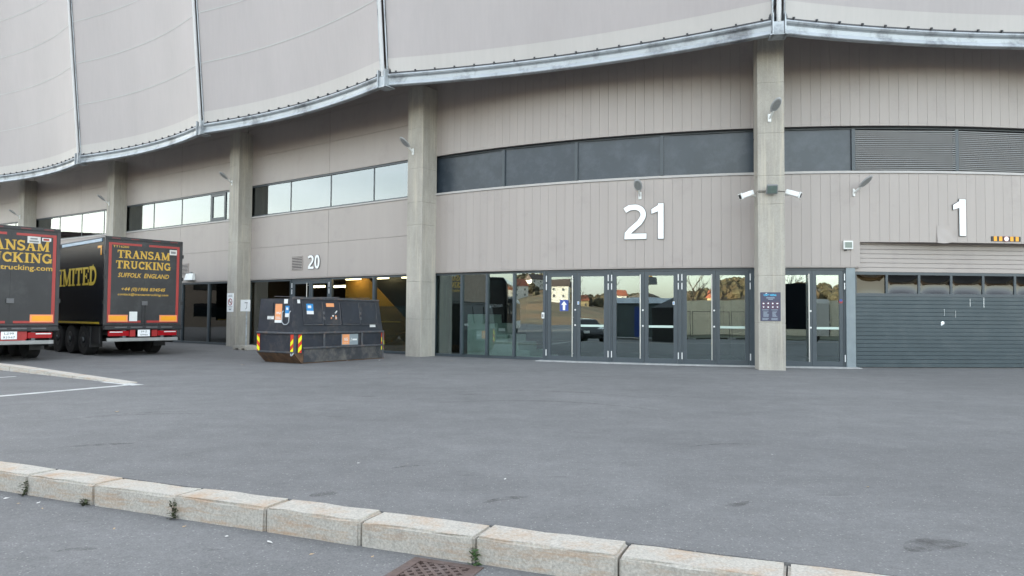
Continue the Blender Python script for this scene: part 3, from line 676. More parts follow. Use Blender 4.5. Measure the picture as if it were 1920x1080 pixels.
link('threshold', ribbon(MB(), 5.2, 14.8, -.15, .34, -.02, .022, .4), M['concrete_pale'], arena)
glazing([-10.4, -7.42], M['glass_dark'], film=None)
door_pair(-7.38, -4.9, band_=(False, False), mt=M['glass_dark'])
glazing([-4.86, -2.30, .68], M['glass_dark'])
glazing([-21.5, -18.2, -15.9, -13.62, -10.9], M['glass_black'], film=1.75)
glazing([-31.9, -28.7, -26.2, -23.7, -21.9], M['glass_black'], film=1.75)
glazing([-42.16, -38, -34.6, -32.4], M['glass_dark'])
M['film_t'], n_, l_, b_, o_ = nt('translucent film'); b_.inputs['Base Color'].default_value = (.10, .13, .13, 1); tr2 = n_.new('ShaderNodeBsdfTransparent'); mx_ = n_.new('ShaderNodeMixShader'); mx_.inputs[0].default_value = .35
l_.new(tr2.outputs[0], mx_.inputs[1]); l_.new(b_.outputs[0], mx_.inputs[2]); l_.new(mx_.outputs[0], o_.inputs[0])
link('frosted_film', chord(MB(), -2.25, .66, -.16, -.158, .1, 1.78), M['film_t'] if 'film_t' in M else M['film'], arena)
dA = door_pair(12.60, 14.50, handle=True, band_=(False, True))
link('door_post', sbox(MB(), 14.63, -.13, .13, -.25, -.02, 0, ZD - .04), M['post'], arena)
link('soffit', ribbon(MB(), 12.1, 14.9, -.68, -.01, ZD - .05, ZD - .04, .4), M['clad'], arena)
link('soffit', ribbon(MB(), .6, 12.1, -.68, -.05, ZD - .048, ZD - .04, .4), M['clad_back'], arena)
for a, b in ((-9.6, .68), (-20.5, -10.2), (-31.3, -21.1), (-42.2, -31.9)): link('soffit', ribbon(MB(), a, b, -.68, -.05, ZD - .048, ZD - .04, .8), M['clad_back'], arena)
# ---- garage door (flat, set back behind the curved cladding)
GA, GB = 14.77, 21.85
gp, gq = Wp(GA, -.12), Wp(GB, -.12); gt = (gq - gp).normalized(); gn = Vector((gt.y, -gt.x, 0)); gL = (gq - gp).length
if gn.dot(fr(18)[2]) < 0: gn = -gn
grot = math.atan2(gt.y, gt.x)
garage = link('garage_door', MB().box(0, gL, .15, .20, .0, 3.95), M['clad_back'], arena, loc=tuple(gp), rotz=grot)
def gpart(name, mb, mt, bevel=0, smooth=False): return link(name, mb.mesh(name, bevel=bevel, smooth=smooth), mt, garage)
zs = [.012]; 
while zs[-1] < 2.08: zs.append(zs[-1] + .1165)
for i, (a, b) in enumerate(zip(zs, zs[1:])):
    gpart('slat', MB().box(0, gL, .004 if i not in (8, 9) else -.002, .06, a + .002, b - .002 if i != 8 else b), M['garage'] if i not in (8, 9) else M['garage_l'] if 'garage_l' in M else M['garage'], bevel=.006)
zt0 = zs[-1]
gpart('rail', MB().box(0, gL, -.004, .06, zt0, 2.20), M['frame']); gpart('rail', MB().box(0, gL, -.004, .06, 2.75, 2.83), M['frame'])
npan = 7; pw = gL / npan
for i in range(npan + 1):
    x = min(max(i * pw, .035), gL - .035); gpart('stile', MB().box(x - .035, x + .035, -.003, .06, 2.20, 2.75), M['frame'])
M['acrylic'] = glass('bulged acrylic pane', .05, (.05, .048, .045), .0)
for i in range(npan):
    mb = MB(); nx, nz = 14, 9; rr = random.Random(i); amp = .055 if i else .004; ox, oz = rr.uniform(-.12, .12), rr.uniform(-.1, .1)
    for j in range(nz + 1):
        for k in range(nx + 1):
            x, z = k / nx, j / nz; b = (4 * x * (1 - x)) ** .6 * (4 * z * (1 - z)) ** .6
            mb.v.append((i * pw + .036 + x * (pw - .072), .035 + amp * b * (1 + .5 * (x - .5) * ox * 8) , 2.20 + z * .55))
    for j in range(nz):
        for k in range(nx): q = j * (nx + 1) + k; mb.f.append((q, q + 1, q + nx + 2, q + nx + 1))
    gpart('pane', mb, M['acrylic'], smooth=True)
z = 2.835; i = 0
while z < 3.9:
    gpart('upper_slat', MB().box(-.0, gL, .008, .06, z, z + .128), M['clad'], bevel=.006); z += .135
link('reveal', ribbon(MB(), GA + .1, GB, -.55, -.28, 3.72, 3.80, .5), M['clad_back'], arena)
for dx, z0, z1, w in ((3.92, 1.96, 2.17, .012), (4.36, 1.9, 2.62, .02), (3.15, 1.72, 1.8, .01), (2.25, 1.28, 1.33, .01)):
    pass
link('paint_splash', MB().disc((0, 0), .055, -.006, .0, 9).disc((-.03, -.05), .03, -.006, 0, 7), M['white'], garage, loc=(2.72, .003, 1.335))
for dx, z0, z1, w in ((3.58, 1.83, 2.06, .010), (4.01, 1.80, 2.10, .014), (2.77, 1.55, 1.75, .006), (3.12, 1.5, 1.7, .006)):
    gpart('paint_drip', MB().box(dx, dx + w, -.008, .004, z0, z1), M['white_dirty'])
# ---- membrane, edge beams, masts
NO, NZ0, LEAN, TOPZ = 2.70, 9.38, math.tan(R(5.0)), 26.0
nodes = [(s, fr(s)) for s in NODES]
def node_pt(k, z):
    s, (p, t, nn) = nodes[k]; q = p + nn * (NO + (z - NZ0) * LEAN); return Vector((q.x, q.y, z))
def memb_pt(k, t, z, extra=0.0):       # between node k+1 (t=0, left) and node k (t=1, right)
    a, b = node_pt(k + 1, z), node_pt(k, z); p = a.lerp(b, t)
    nn = (nodes[k][1][2] + nodes[k + 1][1][2]).normalized()
    return p - nn * (.56 * 4 * t * (1 - t)) + nn * extra
mem = link('membrane', MB().add([(0, 0, 40), (0.01, 0, 40), (0, .01, 40)], []), M['membrane'], arena) if False else None
for k in range(len(COLS) - 1):
    nx = 20
    def sheet(z0, z1, nz, ext, t0=0.0, t1=1.0):
        mb = MB()
        for j in range(nz + 1):
            for i in range(nx + 1): mb.v.append(tuple(memb_pt(k, t0 + (t1 - t0) * i / nx, z0 + (z1 - z0) * j / nz, ext)))
        for j in range(nz):
            for i in range(nx): q = j * (nx + 1) + i; mb.f.append((q, q + 1, q + nx + 2, q + nx + 1))
        return mb
    L = (node_pt(k, NZ0) - node_pt(k + 1, NZ0)).length; e = .16 / L
    pan = link('membrane_panel', sheet(NZ0 + .03, TOPZ, 12, 0, e, 1 - e).mesh('membrane_panel', smooth=True, fix=False), M['membrane'], arena)
    link('border_strip', sheet(NZ0 + .035, NZ0 + .50, 1, .012, e, 1 - e).mesh('border_strip', smooth=True, fix=False), M['strip'], pan)
    z = NZ0 + 2.5
    while z < TOPZ:
        link('seam', sheet(z, z + .04, 1, .010, e, 1 - e).mesh('seam', smooth=True, fix=False), M['seam'], pan); z += 2.06
    # galvanised beam: tube on top, recessed web, sloping lower flange
    prof = [(-.10, .02), (-.06, .055), (0, .065), (.055, .04), (.075, 0), (.055, -.04), (.01, -.065), (-.005, -.09), (-.005, -.20), (.03, -.225), (.075, -.315), (.06, -.335), (-.10, -.335)]
    mb = MB(); npf = len(prof); nb = 24
    for i in range(nb + 1):
        t = e * 1.1 + (1 - 2.2 * e) * i / nb
        for o_, z_ in prof: mb.v.append(tuple(memb_pt(k, t, NZ0 + z_ - .07, o_ + .03)))
    for i in range(nb):
        for j in range(npf): mb.f.append((i * npf + j, i * npf + (j + 1) % npf, (i + 1) * npf + (j + 1) % npf, (i + 1) * npf + j))
    mb.f += [tuple(range(npf)), tuple(range(nb * npf + npf - 1, nb * npf - 1, -1))]
    beam = link('edge_beam', mb.mesh('edge_beam'), M['galv'], arena)
    if k < 6:
        nc = 18
        for i in range(nc):
            t = .035 + .93 * i / (nc - 1); c = memb_pt(k, t, NZ0, .06); d = (memb_pt(k, t + .01, NZ0) - memb_pt(k, t - .01, NZ0)).normalized()
            nn = Vector((d.y, -d.x, 0)); nn = nn if nn.dot(nodes[k][1][2]) > 0 else -nn
            mb = MB(); f = lambda u, o, zz: c + d * u + nn * o + Vector((0, 0, zz))
            mb.hexa([f(-.02, .02, -.03), f(.02, .02, -.03), f(.02, -.04, -.03), f(-.02, -.04, -.03), f(-.02, .02, .07), f(.02, .02, .07), f(.02, -.05, .09), f(-.02, -.05, .09)])
            link('clip', mb, M['clip'], beam)
        gap = MB()
        for i in range(nb + 1):
            t = e + (1 - 2 * e) * i / nb; gap.v += [tuple(memb_pt(k, t, NZ0 - .02, .03)), tuple(memb_pt(k, t, NZ0 + .045, .02))]
        for i in range(nb): gap.f.append((2 * i, 2 * i + 2, 2 * i + 3, 2 * i + 1))
        link('gap_shade_strip', gap.mesh('gap_shade_strip', fix=False), M['clip'], beam)  # dark strip: shade of the gap between beam and membrane, put in as colour
for k in range(len(COLS)):
    s, (p, t, nn) = nodes[k]
    mast = link('mast', MB().tube(node_pt(k, NZ0 - .1) + nn * .06, node_pt(k, TOPZ) + nn * .06, .062, n=12), M['white_pipe'], arena)
    c = node_pt(k, NZ0)
    for sgn in (-1, 1):       # edge cables beside the mast
        link('edge_cable', MB().tube(node_pt(k, NZ0 + .1) + t * sgn * .15 + nn * .0, node_pt(k, TOPZ) + t * sgn * .15, .026, n=6), M['galv'], mast)
    f = lambda u, o, z: c + t * u + nn * o + Vector((0, 0, z))
    br = MB()
    def bx(u0, u1, o0, o1, z0, z1): br.hexa([f(u0, o1, z0), f(u1, o1, z0), f(u1, o0, z0), f(u0, o0, z0), f(u0, o1, z1), f(u1, o1, z1), f(u1, o0, z1), f(u0, o0, z1)])
    bx(-.13, .13, -.25, .10, -.42, -.10); bx(-.17, -.14, -.25, .16, -.46, .12); bx(.14, .17, -.25, .16, -.46, .12); bx(-.22, .22, -.3, .12, -.46, -.43)
    link('node_bracket', br, M['galv'], mast)
    link('opening_shade_disc', MB().tube(f(-.0, -.08, .05), f(0, -.05, .05), .24, n=16).hexa([f(-.24, -.05, -.1), f(.24, -.05, -.1), f(.24, -.08, -.1), f(-.24, -.08, -.1), f(-.24, -.05, .08), f(.24, -.05, .08), f(.24, -.08, .08), f(-.24, -.08, .08)]), M['clip'], mast)  # solid dark disc and plate, painted shade in place of the membrane's corner cutouts
    o = COLS[k][1]
    link('cantilever_arm', sbox(MB(), s, -.11, .11, .2, NO - .26, 10.2, 10.5), M['galv'], mast)
top = MB()
for k in range(len(COLS) - 1): 
    a = [memb_pt(k, i / 10, TOPZ) for i in range(11)]; s0, s1 = NODES[k + 1], NODES[k]
    b = [Wp(s0 + (s1 - s0) * i / 10, -.3, 25.0) for i in range(11)]
    nq = len(top.v); top.v += [tuple(q) for q in a] + [tuple(q) for q in b]
    for i in range(10): top.f.append((nq + i, nq + i + 1, nq + 12 + i, nq + 11 + i))
link('roof_edge', top, M['clad'], arena)

# ------------------------------------------------------------------ things fixed to the facade
def on_wall(name, label, cat, s, z, o=0.0, u=0.0, group=None):
    p, t, nn = fr(s); q = p + nn * o + t * u
    return thing(name, label, cat, (q.x, q.y, z), -ang(s), group)
# house numbers
D2 = [(.02, .80)] + arc(.30, .72, .275, .215, 152, -18, 12) + [(.44, .44), (.22, .24), (.11, .09), (.62, .09)]
D2 = [(.03, .83), (.16, .905)] + arc(.31, .70, .24, .215, 95, -25, 10) + [(.44, .47), (.20, .27), (.105, .16), (.10, .085), (.64, .085)]
D1 = [(.0, .80), (.26, .90), (.26, .90)]
def digit(mb, c, x, z, h, w, y0, y1, g=0.0):
    k = h
    if c == '2': mb.stroke([(x + a * k, z + b * k) for a, b in D2], w + g, y0, y1)
    elif c == '1':
        mb.stroke([(x + .22 * k, z - g / 2), (x + .22 * k, z + h + g / 2)], w + g, y0, y1)
        mb.prism([(x + .22 * k, z + h + g / 2), (x - .04 * k - g / 2, z + .84 * k + g / 2), (x - .04 * k - g / 2, z + .71 * k - g / 2), (x + .22 * k, z + .80 * k - g / 2)], y0 - .001, y1)
    elif c == '0': mb.stroke([(x + a, z + b) for a, b in arc(.25 * k, .5 * k, .20 * k, .42 * k, 0, 360, 24)], w + g, y0, y1)
def number(name, label, s, z, h, chars, w):
    r = on_wall(name, label, 'sign', s, z, .0)
    for c, x in chars:
        mb = MB(); digit(mb, c, x, 0, h, w, -.028, -.012, .03); link('letter_edge', mb, M['outline'], r)
        mb = MB(); digit(mb, c, x, 0, h, w, -.040, -.029); link('digit', mb, M['white'], r)
number('number_sign', 'big white number 21 above the entrance doors', 8.6, 3.86, 1.1, [('2', -.60), ('1', .30)], .17)
number('number_sign', 'big white number 1 above the garage door', 17.83, 3.90, 1.08, [('1', -.16)], .19)
number('number_sign', 'smaller white number 20 beside a vent grille', -5.76, 3.33, .57, [('2', -.42), ('0', .02)], .09)
# ventilation grilles and small boxes
def grille(s, label):
    r = on_wall('vent_grille', label, 'vent', s, 3.34, 0, group='vent grilles on the facade')
    link('backing', MB().box(-.34, .34, -.015, 0, 0, .54), M['dark'], r)
    f = MB()
    for a in ((-.36, .36, -.03, 0, -.03, .0), (-.36, .36, -.03, 0, .54, .57), (-.36, -.34, -.03, 0, 0, .54), (.34, .36, -.03, 0, 0, .54)): f.box(*a)
    link('frame', f, M['clad'], r)
    for k in range(8): 
        z = .02 + k * .067; link('slat', MB().hexa([(-.34, -.028, z), (.34, -.028, z), (.34, -.004, z + .02), (-.34, -.004, z + .02), (-.34, -.028, z + .028), (.34, -.028, z + .028), (.34, -.004, z + .048), (-.34, -.004, z + .048)]), M['clad'], r)
grille(-6.92, 'grey slatted vent grille left of the number 20'); grille(-15.62, 'grey slatted vent grille behind the parked trailers')
r = on_wall('wall_box', 'small white lamp box above the dark glazing beside the trailer', 'lamp', -14.97, 3.05)
link('housing', MB().hexa([(-.34, -.22, 0), (.34, -.22, 0), (.34, 0, 0), (-.34, 0, 0), (-.30, -.14, .34), (.30, -.14, .34), (.30, 0, .34), (-.30, 0, .34)]).mesh('housing', bevel=.02), M['white_dirty'], r)
link('bracket', MB().box(-.05, .05, -.10, 0, .34, .42), M['grey_box'], r)
r = on_wall('sensor_box', 'small square grey panel with dark screen near the garage', 'panel', 14.54, 3.48)
link('housing', MB().box(-.135, .135, -.09, 0, 0, .25).mesh('housing', bevel=.012), M['white_dirty'], r)
link('screen', MB().box(-.10, .10, -.096, -.088, .045, .21), M['lens'], r); link('gland', MB().box(-.09, -.03, -.05, -.01, -.04, 0), M['black'], r)
r = on_wall('height_limit_sign', 'narrow yellow and black height bar with white disc above the garage', 'sign', 19.27, 3.76)
link('board', MB().box(-.47, .47, -.02, 0, 0, .145).mesh('board', bevel=.006), M['black'], r)
for x in (-.35, -.18, .18, .35): link('stripe', MB().box(x - .05, x + .05, -.0235, -.0195, .004, .141), M['orange_plate'], r)
link('disc', MB().disc((0, .072), .085, -.026, -.02, 20), M['red_tape'], r); link('disc_face', MB().disc((0, .072), .07, -.030, -.0255, 20), M['white'], r)
# street lamp heads on brackets
def lamp(label, s, z, o, u=0.0, yaw=0.0, size=1.0):
    r = on_wall('wall_lamp', label, 'lamp', s, z, o, u, group='lamps on the facade'); r.rotation_euler.z += yaw
    link('wall_plate', MB().box(-.05, .05, -.03, .0, -.13, .10).mesh('wall_plate', bevel=.015), M['white_dirty'], r)
    link('arm', MB().tube((0, -.02, -.02), (0, -.16, .06), .032, .03).tube((0, -.16, .06), (0, -.26, .13), .03, .035), M['white_dirty'], r)
    mb = MB(); n = 14; rings = [(-1, .0), (-.92, .5), (-.6, .92), (0, 1.0), (.55, .86), (.9, .5), (1.0, .0)]
    vs = []; L, Wd, H = .27 * size, .135 * size, .035
    for zz, kk in ((-1, .85), (-.2, 1.0), (1, .55)):
        for i in range(n):
            a = 2 * math.pi * i / n; x = Wd * kk * math.sin(a); y = L * kk * -math.cos(a)
            vs.append((x, y, zz * H))
    tilt = Matrix.Rotation(R(-34), 3, 'X'); vs = [tuple(tilt @ Vector(v) + Vector((0, -.42, .25))) for v in vs]
    fs = [tuple(range(n - 1, -1, -1)), tuple(range(2 * n, 3 * n))]
    for j in range(2): fs += [(j * n + i, j * n + (i + 1) % n, (j + 1) * n + (i + 1) % n, (j + 1) * n + i) for i in range(n)]
    link('head', mb.add(vs, fs), M['lamp_grey'], r)
    lv = [tuple(tilt @ Vector((x * .7, y * .7, -H - .003)) + Vector((0, -.42, .25))) for x, y in [(Wd * math.sin(2 * math.pi * i / n), -L * math.cos(2 * math.pi * i / n)) for i in range(n)]]
    link('lens', MB().add(lv, [tuple(range(n - 1, -1, -1))]).mesh('lens', fix=False), M['lamp_lens'], r)
lamp('oval lamp head on the wall right above the number 21', 8.5, 5.24, 0)
lamp('oval lamp head on the wall above the small square panel', 14.73, 5.18, 0, yaw=.5)
lamp('oval lamp head high on the column beside the number 21', 12.12, 7.06, 1.5, -.04, .25)
lamp('oval lamp head on the column between the numbers 20 and 21', .62, 7.25, .74, -.1)
lamp('oval lamp head on the column left of the dumpster', -10.6, 7.32, .68, -.15)
lamp('oval lamp head on the column right above the second trailer', -21.65, 7.3, .7, -.1)
lamp('oval lamp head on the leftmost column in view', -32.1, 7.3, .7, -.1)
# column fittings: floodlight, two cameras, cable, poster
r = on_wall('floodlight', 'square dark floodlight on the column between two white cameras', 'floodlight', 12.12, 5.02, 1.5, -.01)
tl = Matrix.Rotation(R(28), 3, 'X')
def tilted(mb): return MB().add([tuple(tl @ Vector(v) + Vector((0, -.16, 0))) for v in mb.v], mb.f)
link('housing', tilted(MB().hexa([(-.155, -.05, -.13), (.155, -.05, -.13), (.155, .03, -.13), (-.155, .03, -.13), (-.145, -.05, .13), (.145, -.05, .13), (.145, .03, .13), (-.145, .03, .13)])).mesh('housing', bevel=.012), M['grey_box'], r)
link('lens', tilted(MB().box(-.125, .125, -.056, -.045, -.105, .105)), M['lens'], r); link('bracket', MB().box(-.04, .04, -.14, 0, -.05, .02), M['grey_box'], r)
def camera_box(label, u, yaw):
    r = on_wall('security_camera', label, 'camera', 12.12, 4.93, 1.2, u, 'security cameras on the column'); r.rotation_euler.z += yaw
    m = Matrix.Rotation(R(20), 3, 'X')
    f = lambda b: MB().add([tuple(m @ Vector(v) + Vector((0, -.24, .02))) for v in b.v], b.f)
    link('housing', f(MB().box(-.075, .075, -.2, .18, -.07, .07)).mesh('housing', bevel=.018), M['white'], r)
    link('lens_hood', f(MB().box(-.09, .09, -.235, -.2, -.085, .09)), M['white_dirty'], r); link('lens', f(MB().box(-.065, .065, -.240, -.234, -.06, .06)), M['black'], r)
    link('mount', MB().tube((0, .02, -.02), (0, -.14, .0), .03), M['white_dirty'], r)
camera_box('white box camera on the left side of the column, facing the entrance', -.38, -1.25); camera_box('white box camera on the right side of the column, facing the garage', .38, 1.2)
link_c = on_wall('cable', 'thin dark cable strung round the column behind the floodlight', 'cable', 12.12, 4.98, 1.5)
link('strand', MB().path([(-.36, .2, .02), (-.355, -.008, .02), (-.12, -.010, .015), (.355, -.008, -.01), (.36, .2, -.01)], .007, 5).path([(-.355, -.008, -.02), (-.1, -.010, -.015)], .007, 5), M['black'], link_c)
r = on_wall('notice_board', 'dark navy visitor notice with red icons on the column', 'notice', 12.12, 1.36, 1.5, -.04)
link('board', MB().box(-.27, .27, -.014, 0, 0, .80).mesh('board', bevel=.004), M['navy'], r)
link('heading', TX['unity'], M['cyan'], r, loc=(-.01, -.0155, .695)); link('heading_mark', MB().prism([(-.14, .76), (-.09, .785), (-.10, .755)], -.016, -.0145), M['white'], r)
link('subheading', MB().box(-.11, .11, -.0155, -.0145, .635, .655).box(-.065, .065, -.0155, -.0145, .60, .615), M['pale_print'], r)
for j in range(2):
    for i in range(4):
        x, z = -.185 + i * .122, .49 - j * .10
        ic = link('icon', MB().stroke([(x + a, z + b) for a, b in arc(0, 0, .042, .042, 0, 360, 14)], .01, -.0158, -.0146), M['maroon'], r)
        rr = random.Random(i * 5 + j); link('symbol', MB().prism([(x + .028 * math.cos(a) * rr.uniform(.5, 1.1), z + .024 * math.sin(a) * rr.uniform(.5, 1.1)) for a in [k * 6.283 / 7 for k in range(7)]], -.0166, -.016), M['white'], ic)
tx = MB()
for cx in (-.13, .11):
    tx.box(cx - .09, cx + .08, -.0155, -.0146, .305, .318)
    for k in range(7): tx.box(cx - .065, cx + (.02 + .07 * random.random()), -.0155, -.0146, .255 - k * .022, .265 - k * .022)
    for k in range(3): tx.box(cx - .09, cx + (.04 + .05 * random.random()), -.0155, -.0146, .075 - k * .022, .085 - k * .022)
tag(link('fine_print', tx, M['pale_print'], r), kind='stuff')
r = on_wall('parking_ban_sign', 'white sheet with red ring on the column right of the trailer', 'sign', -10.6, 1.53, .68, -.08)
link('board', MB().box(-.24, .24, -.014, 0, 0, .83), M['white'], r)
link('red_ring', MB().stroke([(a, .44 + b) for a, b in arc(0, 0, .14, .14, 0, 360, 24)], .035, -.018, -.0142).stroke([(-.1, .54), (.1, .34)], .035, -.0175, -.0142), M['red_tape'], r)
link('lettering', TX['vikt'], M['black'], r, loc=(0, -.0185, .415))
link('lettering', MB().box(-.15, .15, -.0155, -.0145, .73, .755).box(-.16, .16, -.0155, -.0145, .67, .69).box(-.17, .17, -.0155, -.0145, .22, .24).box(-.12, .12, -.0155, -.0145, .16, .18).box(-.09, .09, -.0155, -.0145, .08, .12), M['grey_box'], r)
# arrow sign and key box by the doors
r = on_wall('arrow_sign', 'blue sign with white upward arrow on the door glass', 'sign', 6.01, 1.62, -.115)
link('board', MB().box(-.145, .145, -.006, 0, 0, .36), M['sign_blue'], r)
link('arrow', MB().prism([(-.04, .03), (.04, .03), (.04, .20), (.095, .20), (0, .325), (-.095, .20), (-.04, .20)], -.009, -.0062), M['white'], r)
r = on_wall('key_box', 'small grey key box on the window frame beside the doors', 'box', 5.31, 1.37, -.05)
link('housing', MB().box(-.045, .045, -.05, 0, 0, .2).mesh('housing', bevel=.012), M['white_dirty'], r); link('keypad', MB().box(-.025, .025, -.054, -.049, .05, .14), M['grey_box'], r)
for s, lb in ((6.50, 'first'), (8.72 + .7, 'second')):
    r = on_wall('door_sticker', 'small pale sticker on the %s double door' % lb, 'sticker', s if lb == 'first' else 9.52, 1.83, -.088)
    link('print', MB().box(-.03, .03, -.003, 0, 0, .10), M['st_white'], r); link('symbol', MB().box(-.015, .015, -.0045, -.0031, .02, .08), M['st_blue'], r)
r = on_wall('door_sticker', 'small red and blue round sticker on the door by the garage', 'sticker', 14.37, 1.95, -.088)
link('print', MB().disc((0, 0), .06, -.003, 0, 16), M['red_tape'], r); link('symbol', MB().prism([(-.05, .0), (.05, 0), (.04, .06), (-.04, .06)], -.0045, -.0031), M['sign_blue'], r)

# ------------------------------------------------------------------ things behind the glass
st = thing('staircase', 'pale stepped staircase side behind the glass left of the doors', 'staircase', Wp(3.2, -.75), -ang(3.2))
for k, (x0, x1, h) in enumerate(((-1.25, -.62, 1.50), (-.62, .0, 1.18), (0, .42, .80), (.42, .84, .55), (.84, 1.3, .28), (1.3, 1.7, .10))):
    link('step', MB().box(x0 + .003, x1 - .003, -.02, 1.3, .008, h), M['stair'], st)
pn = on_wall('ochre_partition', 'ochre and charcoal wall with a diagonal edge behind the glass', 'partition', -2.3, 0.006, -.9)
link('charcoal_field', MB().box(-1.0, 3.2, .02, .10, 0, 3.0), M['black_trim'], pn)
link('ochre_field', MB().prism([(-2.6, 0), (2.9, 0), (2.55, .05), (-1.3, 2.98), (-2.6, 2.98)], -.02, .018), M['orange_wall'], pn)
M['lamp_on'] = emit('lit lamp tube', (1.0, .74, .40), 2.4); M['shade_on'] = emit('glowing amber shade', (1.0, .45, .08), .18)
def tube_lamp(s, o, z, label):
    r = on_wall('tube_lamp', label, 'lamp', s, z, o, group='lit lamps inside')
    link('tube', MB().tube((-.42, 0, 0), (.42, 0, 0), .05, n=10), M['lamp_on'], r); link('hanger', MB().tube((-.3, 0, .04), (-.3, 0, 3.05 - z), .008, n=5).tube((.3, 0, .04), (.3, 0, 3.05 - z), .008, n=5), M['black'], r)
tube_lamp(-8.25, -2.2, 2.72, 'lit tube lamp behind the glass above the dumpster, left one'); tube_lamp(-6.75, -2.2, 2.70, 'lit tube lamp behind the double door above the dumpster')
for s_, w_ in ((-4.0, 'left'), (-2.4, 'middle'), (-.8, 'right')): tube_lamp(s_, -.52, 2.90, 'added ceiling tube lamp lighting the ochre partition, %s of three' % w_)  # extra tubes, added to brighten the ochre partition
r = on_wall('pendant_lamp', 'glowing amber pendant shade behind the glass above the dumpster', 'lamp', -9.1, 1.75, -1.7)
link('shade', MB().tube((0, 0, 0), (0, 0, .34), .42, .07, 18), M['shade_on'], r); link('cord', MB().tube((0, 0, .34), (0, 0, 1.3), .01, n=5), M['black'], r)

# ------------------------------------------------------------------ semitrailers
def wheel(parent, x, y, r=.52, w=.36, side=1):
    ty = MB().tube((x - w / 2, y, r), (x + w / 2, y, r), r, n=28); t = link('tyre', ty.mesh('tyre', bevel=.03), M['rubber'], parent)
    xo = x + side * (w / 2 + .004)
    link('rim', MB().tube((xo - side * .02, y, r), (xo, y, r), r * .56, r * .5, n=20).tube((xo, y, r), (xo + side * .05, y, r), .11, .09, n=12), M['rim'], t)
def trailer(label, x, y, rear_text):
    ax = Vector((-.752, .659, 0)); rot = math.atan2(ax.y, ax.x) - math.pi / 2
    r = thing('semitrailer', label, 'trailer', (x, y, 0), rot, 'black trailers parked on the left')
    L, W2, zb, zt = 13.6, 1.275, 1.06, 4.0
    link('box_body', MB().box(-W2, W2, .06, L, zb, zt - .06).mesh('box_body', bevel=.02), M['black_paint'], r)
    link('roof', MB().box(-W2 + .01, W2 - .01, .05, L, zt - .058, zt).mesh('roof', bevel=.02), M['grey_trim'], r)
    for sx in (-1, 1):
        link('top_rail', MB().box(sx * (W2 + .002) - .02, sx * (W2 + .002) + .02, .25, L, zt - .17, zt - .07), M['rail_blue'], r)
        link('side_stripe', MB().box(sx * (W2 + .006) - .006, sx * (W2 + .006) + .006, .35, L - .2, zb + .02, zb + .085), M['gold_bright'], r)
        link('corner_mark', MB().box(sx * (W2 + .004) - .005, sx * (W2 + .004) + .005, .28, .36, zt - .62, zt - .30).box(sx * (W2 + .004) - .005, sx * (W2 + .004) + .005, .36, .62, zt - .38, zt - .30), M['orange_plate'], r)
    # rear frame, doors, tape
    fr_ = MB(); fr_.box(-W2, -W2 + .10, -.02, .055, zb, zt - .11).box(W2 - .10, W2, -.02, .055, zb, zt - .11).box(-W2, W2, -.02, .055, zt - .11, zt).box(-W2 + .10, W2 - .10, -.02, .055, zb, zb + .05)
    link('rear_frame', fr_.mesh('rear_frame'), M['frame_trim'], r)
    for sx in (-1, 1):
        d = link('rear_door', MB().box(min(sx * .0015, sx * (W2 - .105)), max(sx * .0015, sx * (W2 - .105)), -.012, .05, zb + .055, zt - .115), M['black_door'], r)
        link('tape', MB().box(min(sx * (W2 - .11), sx * (W2 - .20)), max(sx * (W2 - .11), sx * (W2 - .20)), -.018, -.0125, zb + .07, zt - .20), M['red_tape'], d)
        link('tape', MB().box(min(sx * .10, sx * (W2 - .20)), max(sx * .10, sx * (W2 - .20)), -.018, -.0125, zb + .07, zb + .14), M['red_tape'], d)
        link('tape', MB().box(min(sx * .12, sx * (W2 - .20)), max(sx * .12, sx * (W2 - .20)), -.018, -.0125, zt - .27, zt - .20), M['red_tape'], d)
        rf = link('reflector', MB().box(min(sx * .52, sx * 1.13), max(sx * .52, sx * 1.13), -.024, -.0185, zb + .10, zb + .33), M['peach'], d)
        link('reflector_face', MB().box(min(sx * .57, sx * 1.09), max(sx * .57, sx * 1.09), -.028, -.0235, zb + .14, zb + .29), M['orange_plate'], rf)
        if rear_text != 'big': link('lock_rod', MB().tube((sx * .05, -.03, zb - .05), (sx * .05, -.03, zb + .7), .018, n=6), M['black_trim'], d)
        for z in (1.75, 2.6, 3.4): link('hinge', MB().box(sx * W2 - .03, sx * W2 + .03, -.05, .02, z, z + .12), M['black_trim'], d)
    link('handle_block', MB().box(-.09, .10, -.06, -.03, zb + .66, zb + .80), M['grey_trim'], r)
    tl = link('marker_rail', MB().box(-W2 + .02, W2 - .02, -.04, -.02, zt - .09, zt - .02), M['black_trim'], r)
    for x0 in (-.95, -.35, .35, .95): link('marker_lamp', MB().box(x0 - .13, x0 + .13, -.047, -.039, zt - .075, zt - .035), M['dark_red'], tl)
    # underside
    for sx in (-1, 1): link('chassis_rail', MB().box(sx * .5 - .07, sx * .5 + .07, .3, L - .4, .78, zb - .005), M['black_trim'], r)
    sill = link('rear_sill', MB().box(-W2 + .01, W2 - .01, -.10, .1, zb - .17, zb - .02).mesh('rear_sill', bevel=.02), M['black_trim'], r)
    for x0 in (-.95, -.45, .05, .55): link('buffer', MB().box(x0, x0 + .38, -.115, -.095, zb - .105, zb - .065), M['grey_trim'], sill)
    bp = link('bumper', MB().box(-1.16, 1.16, -.06, .03, .50, .62).mesh('bumper', bevel=.015), M['bumper'], r)
    for sx in (-1, 1): link('bumper_bracket', MB().box(sx * .62 - .05, sx * .62 + .05, -.04, .2, .60, .88), M['grey_trim'], bp)
    for sx in (-1, 1): link('light_panel', MB().box(sx * .36 - .09, sx * .36 + .09, -.05, .04, .66, .90), M['red_paint'], r)
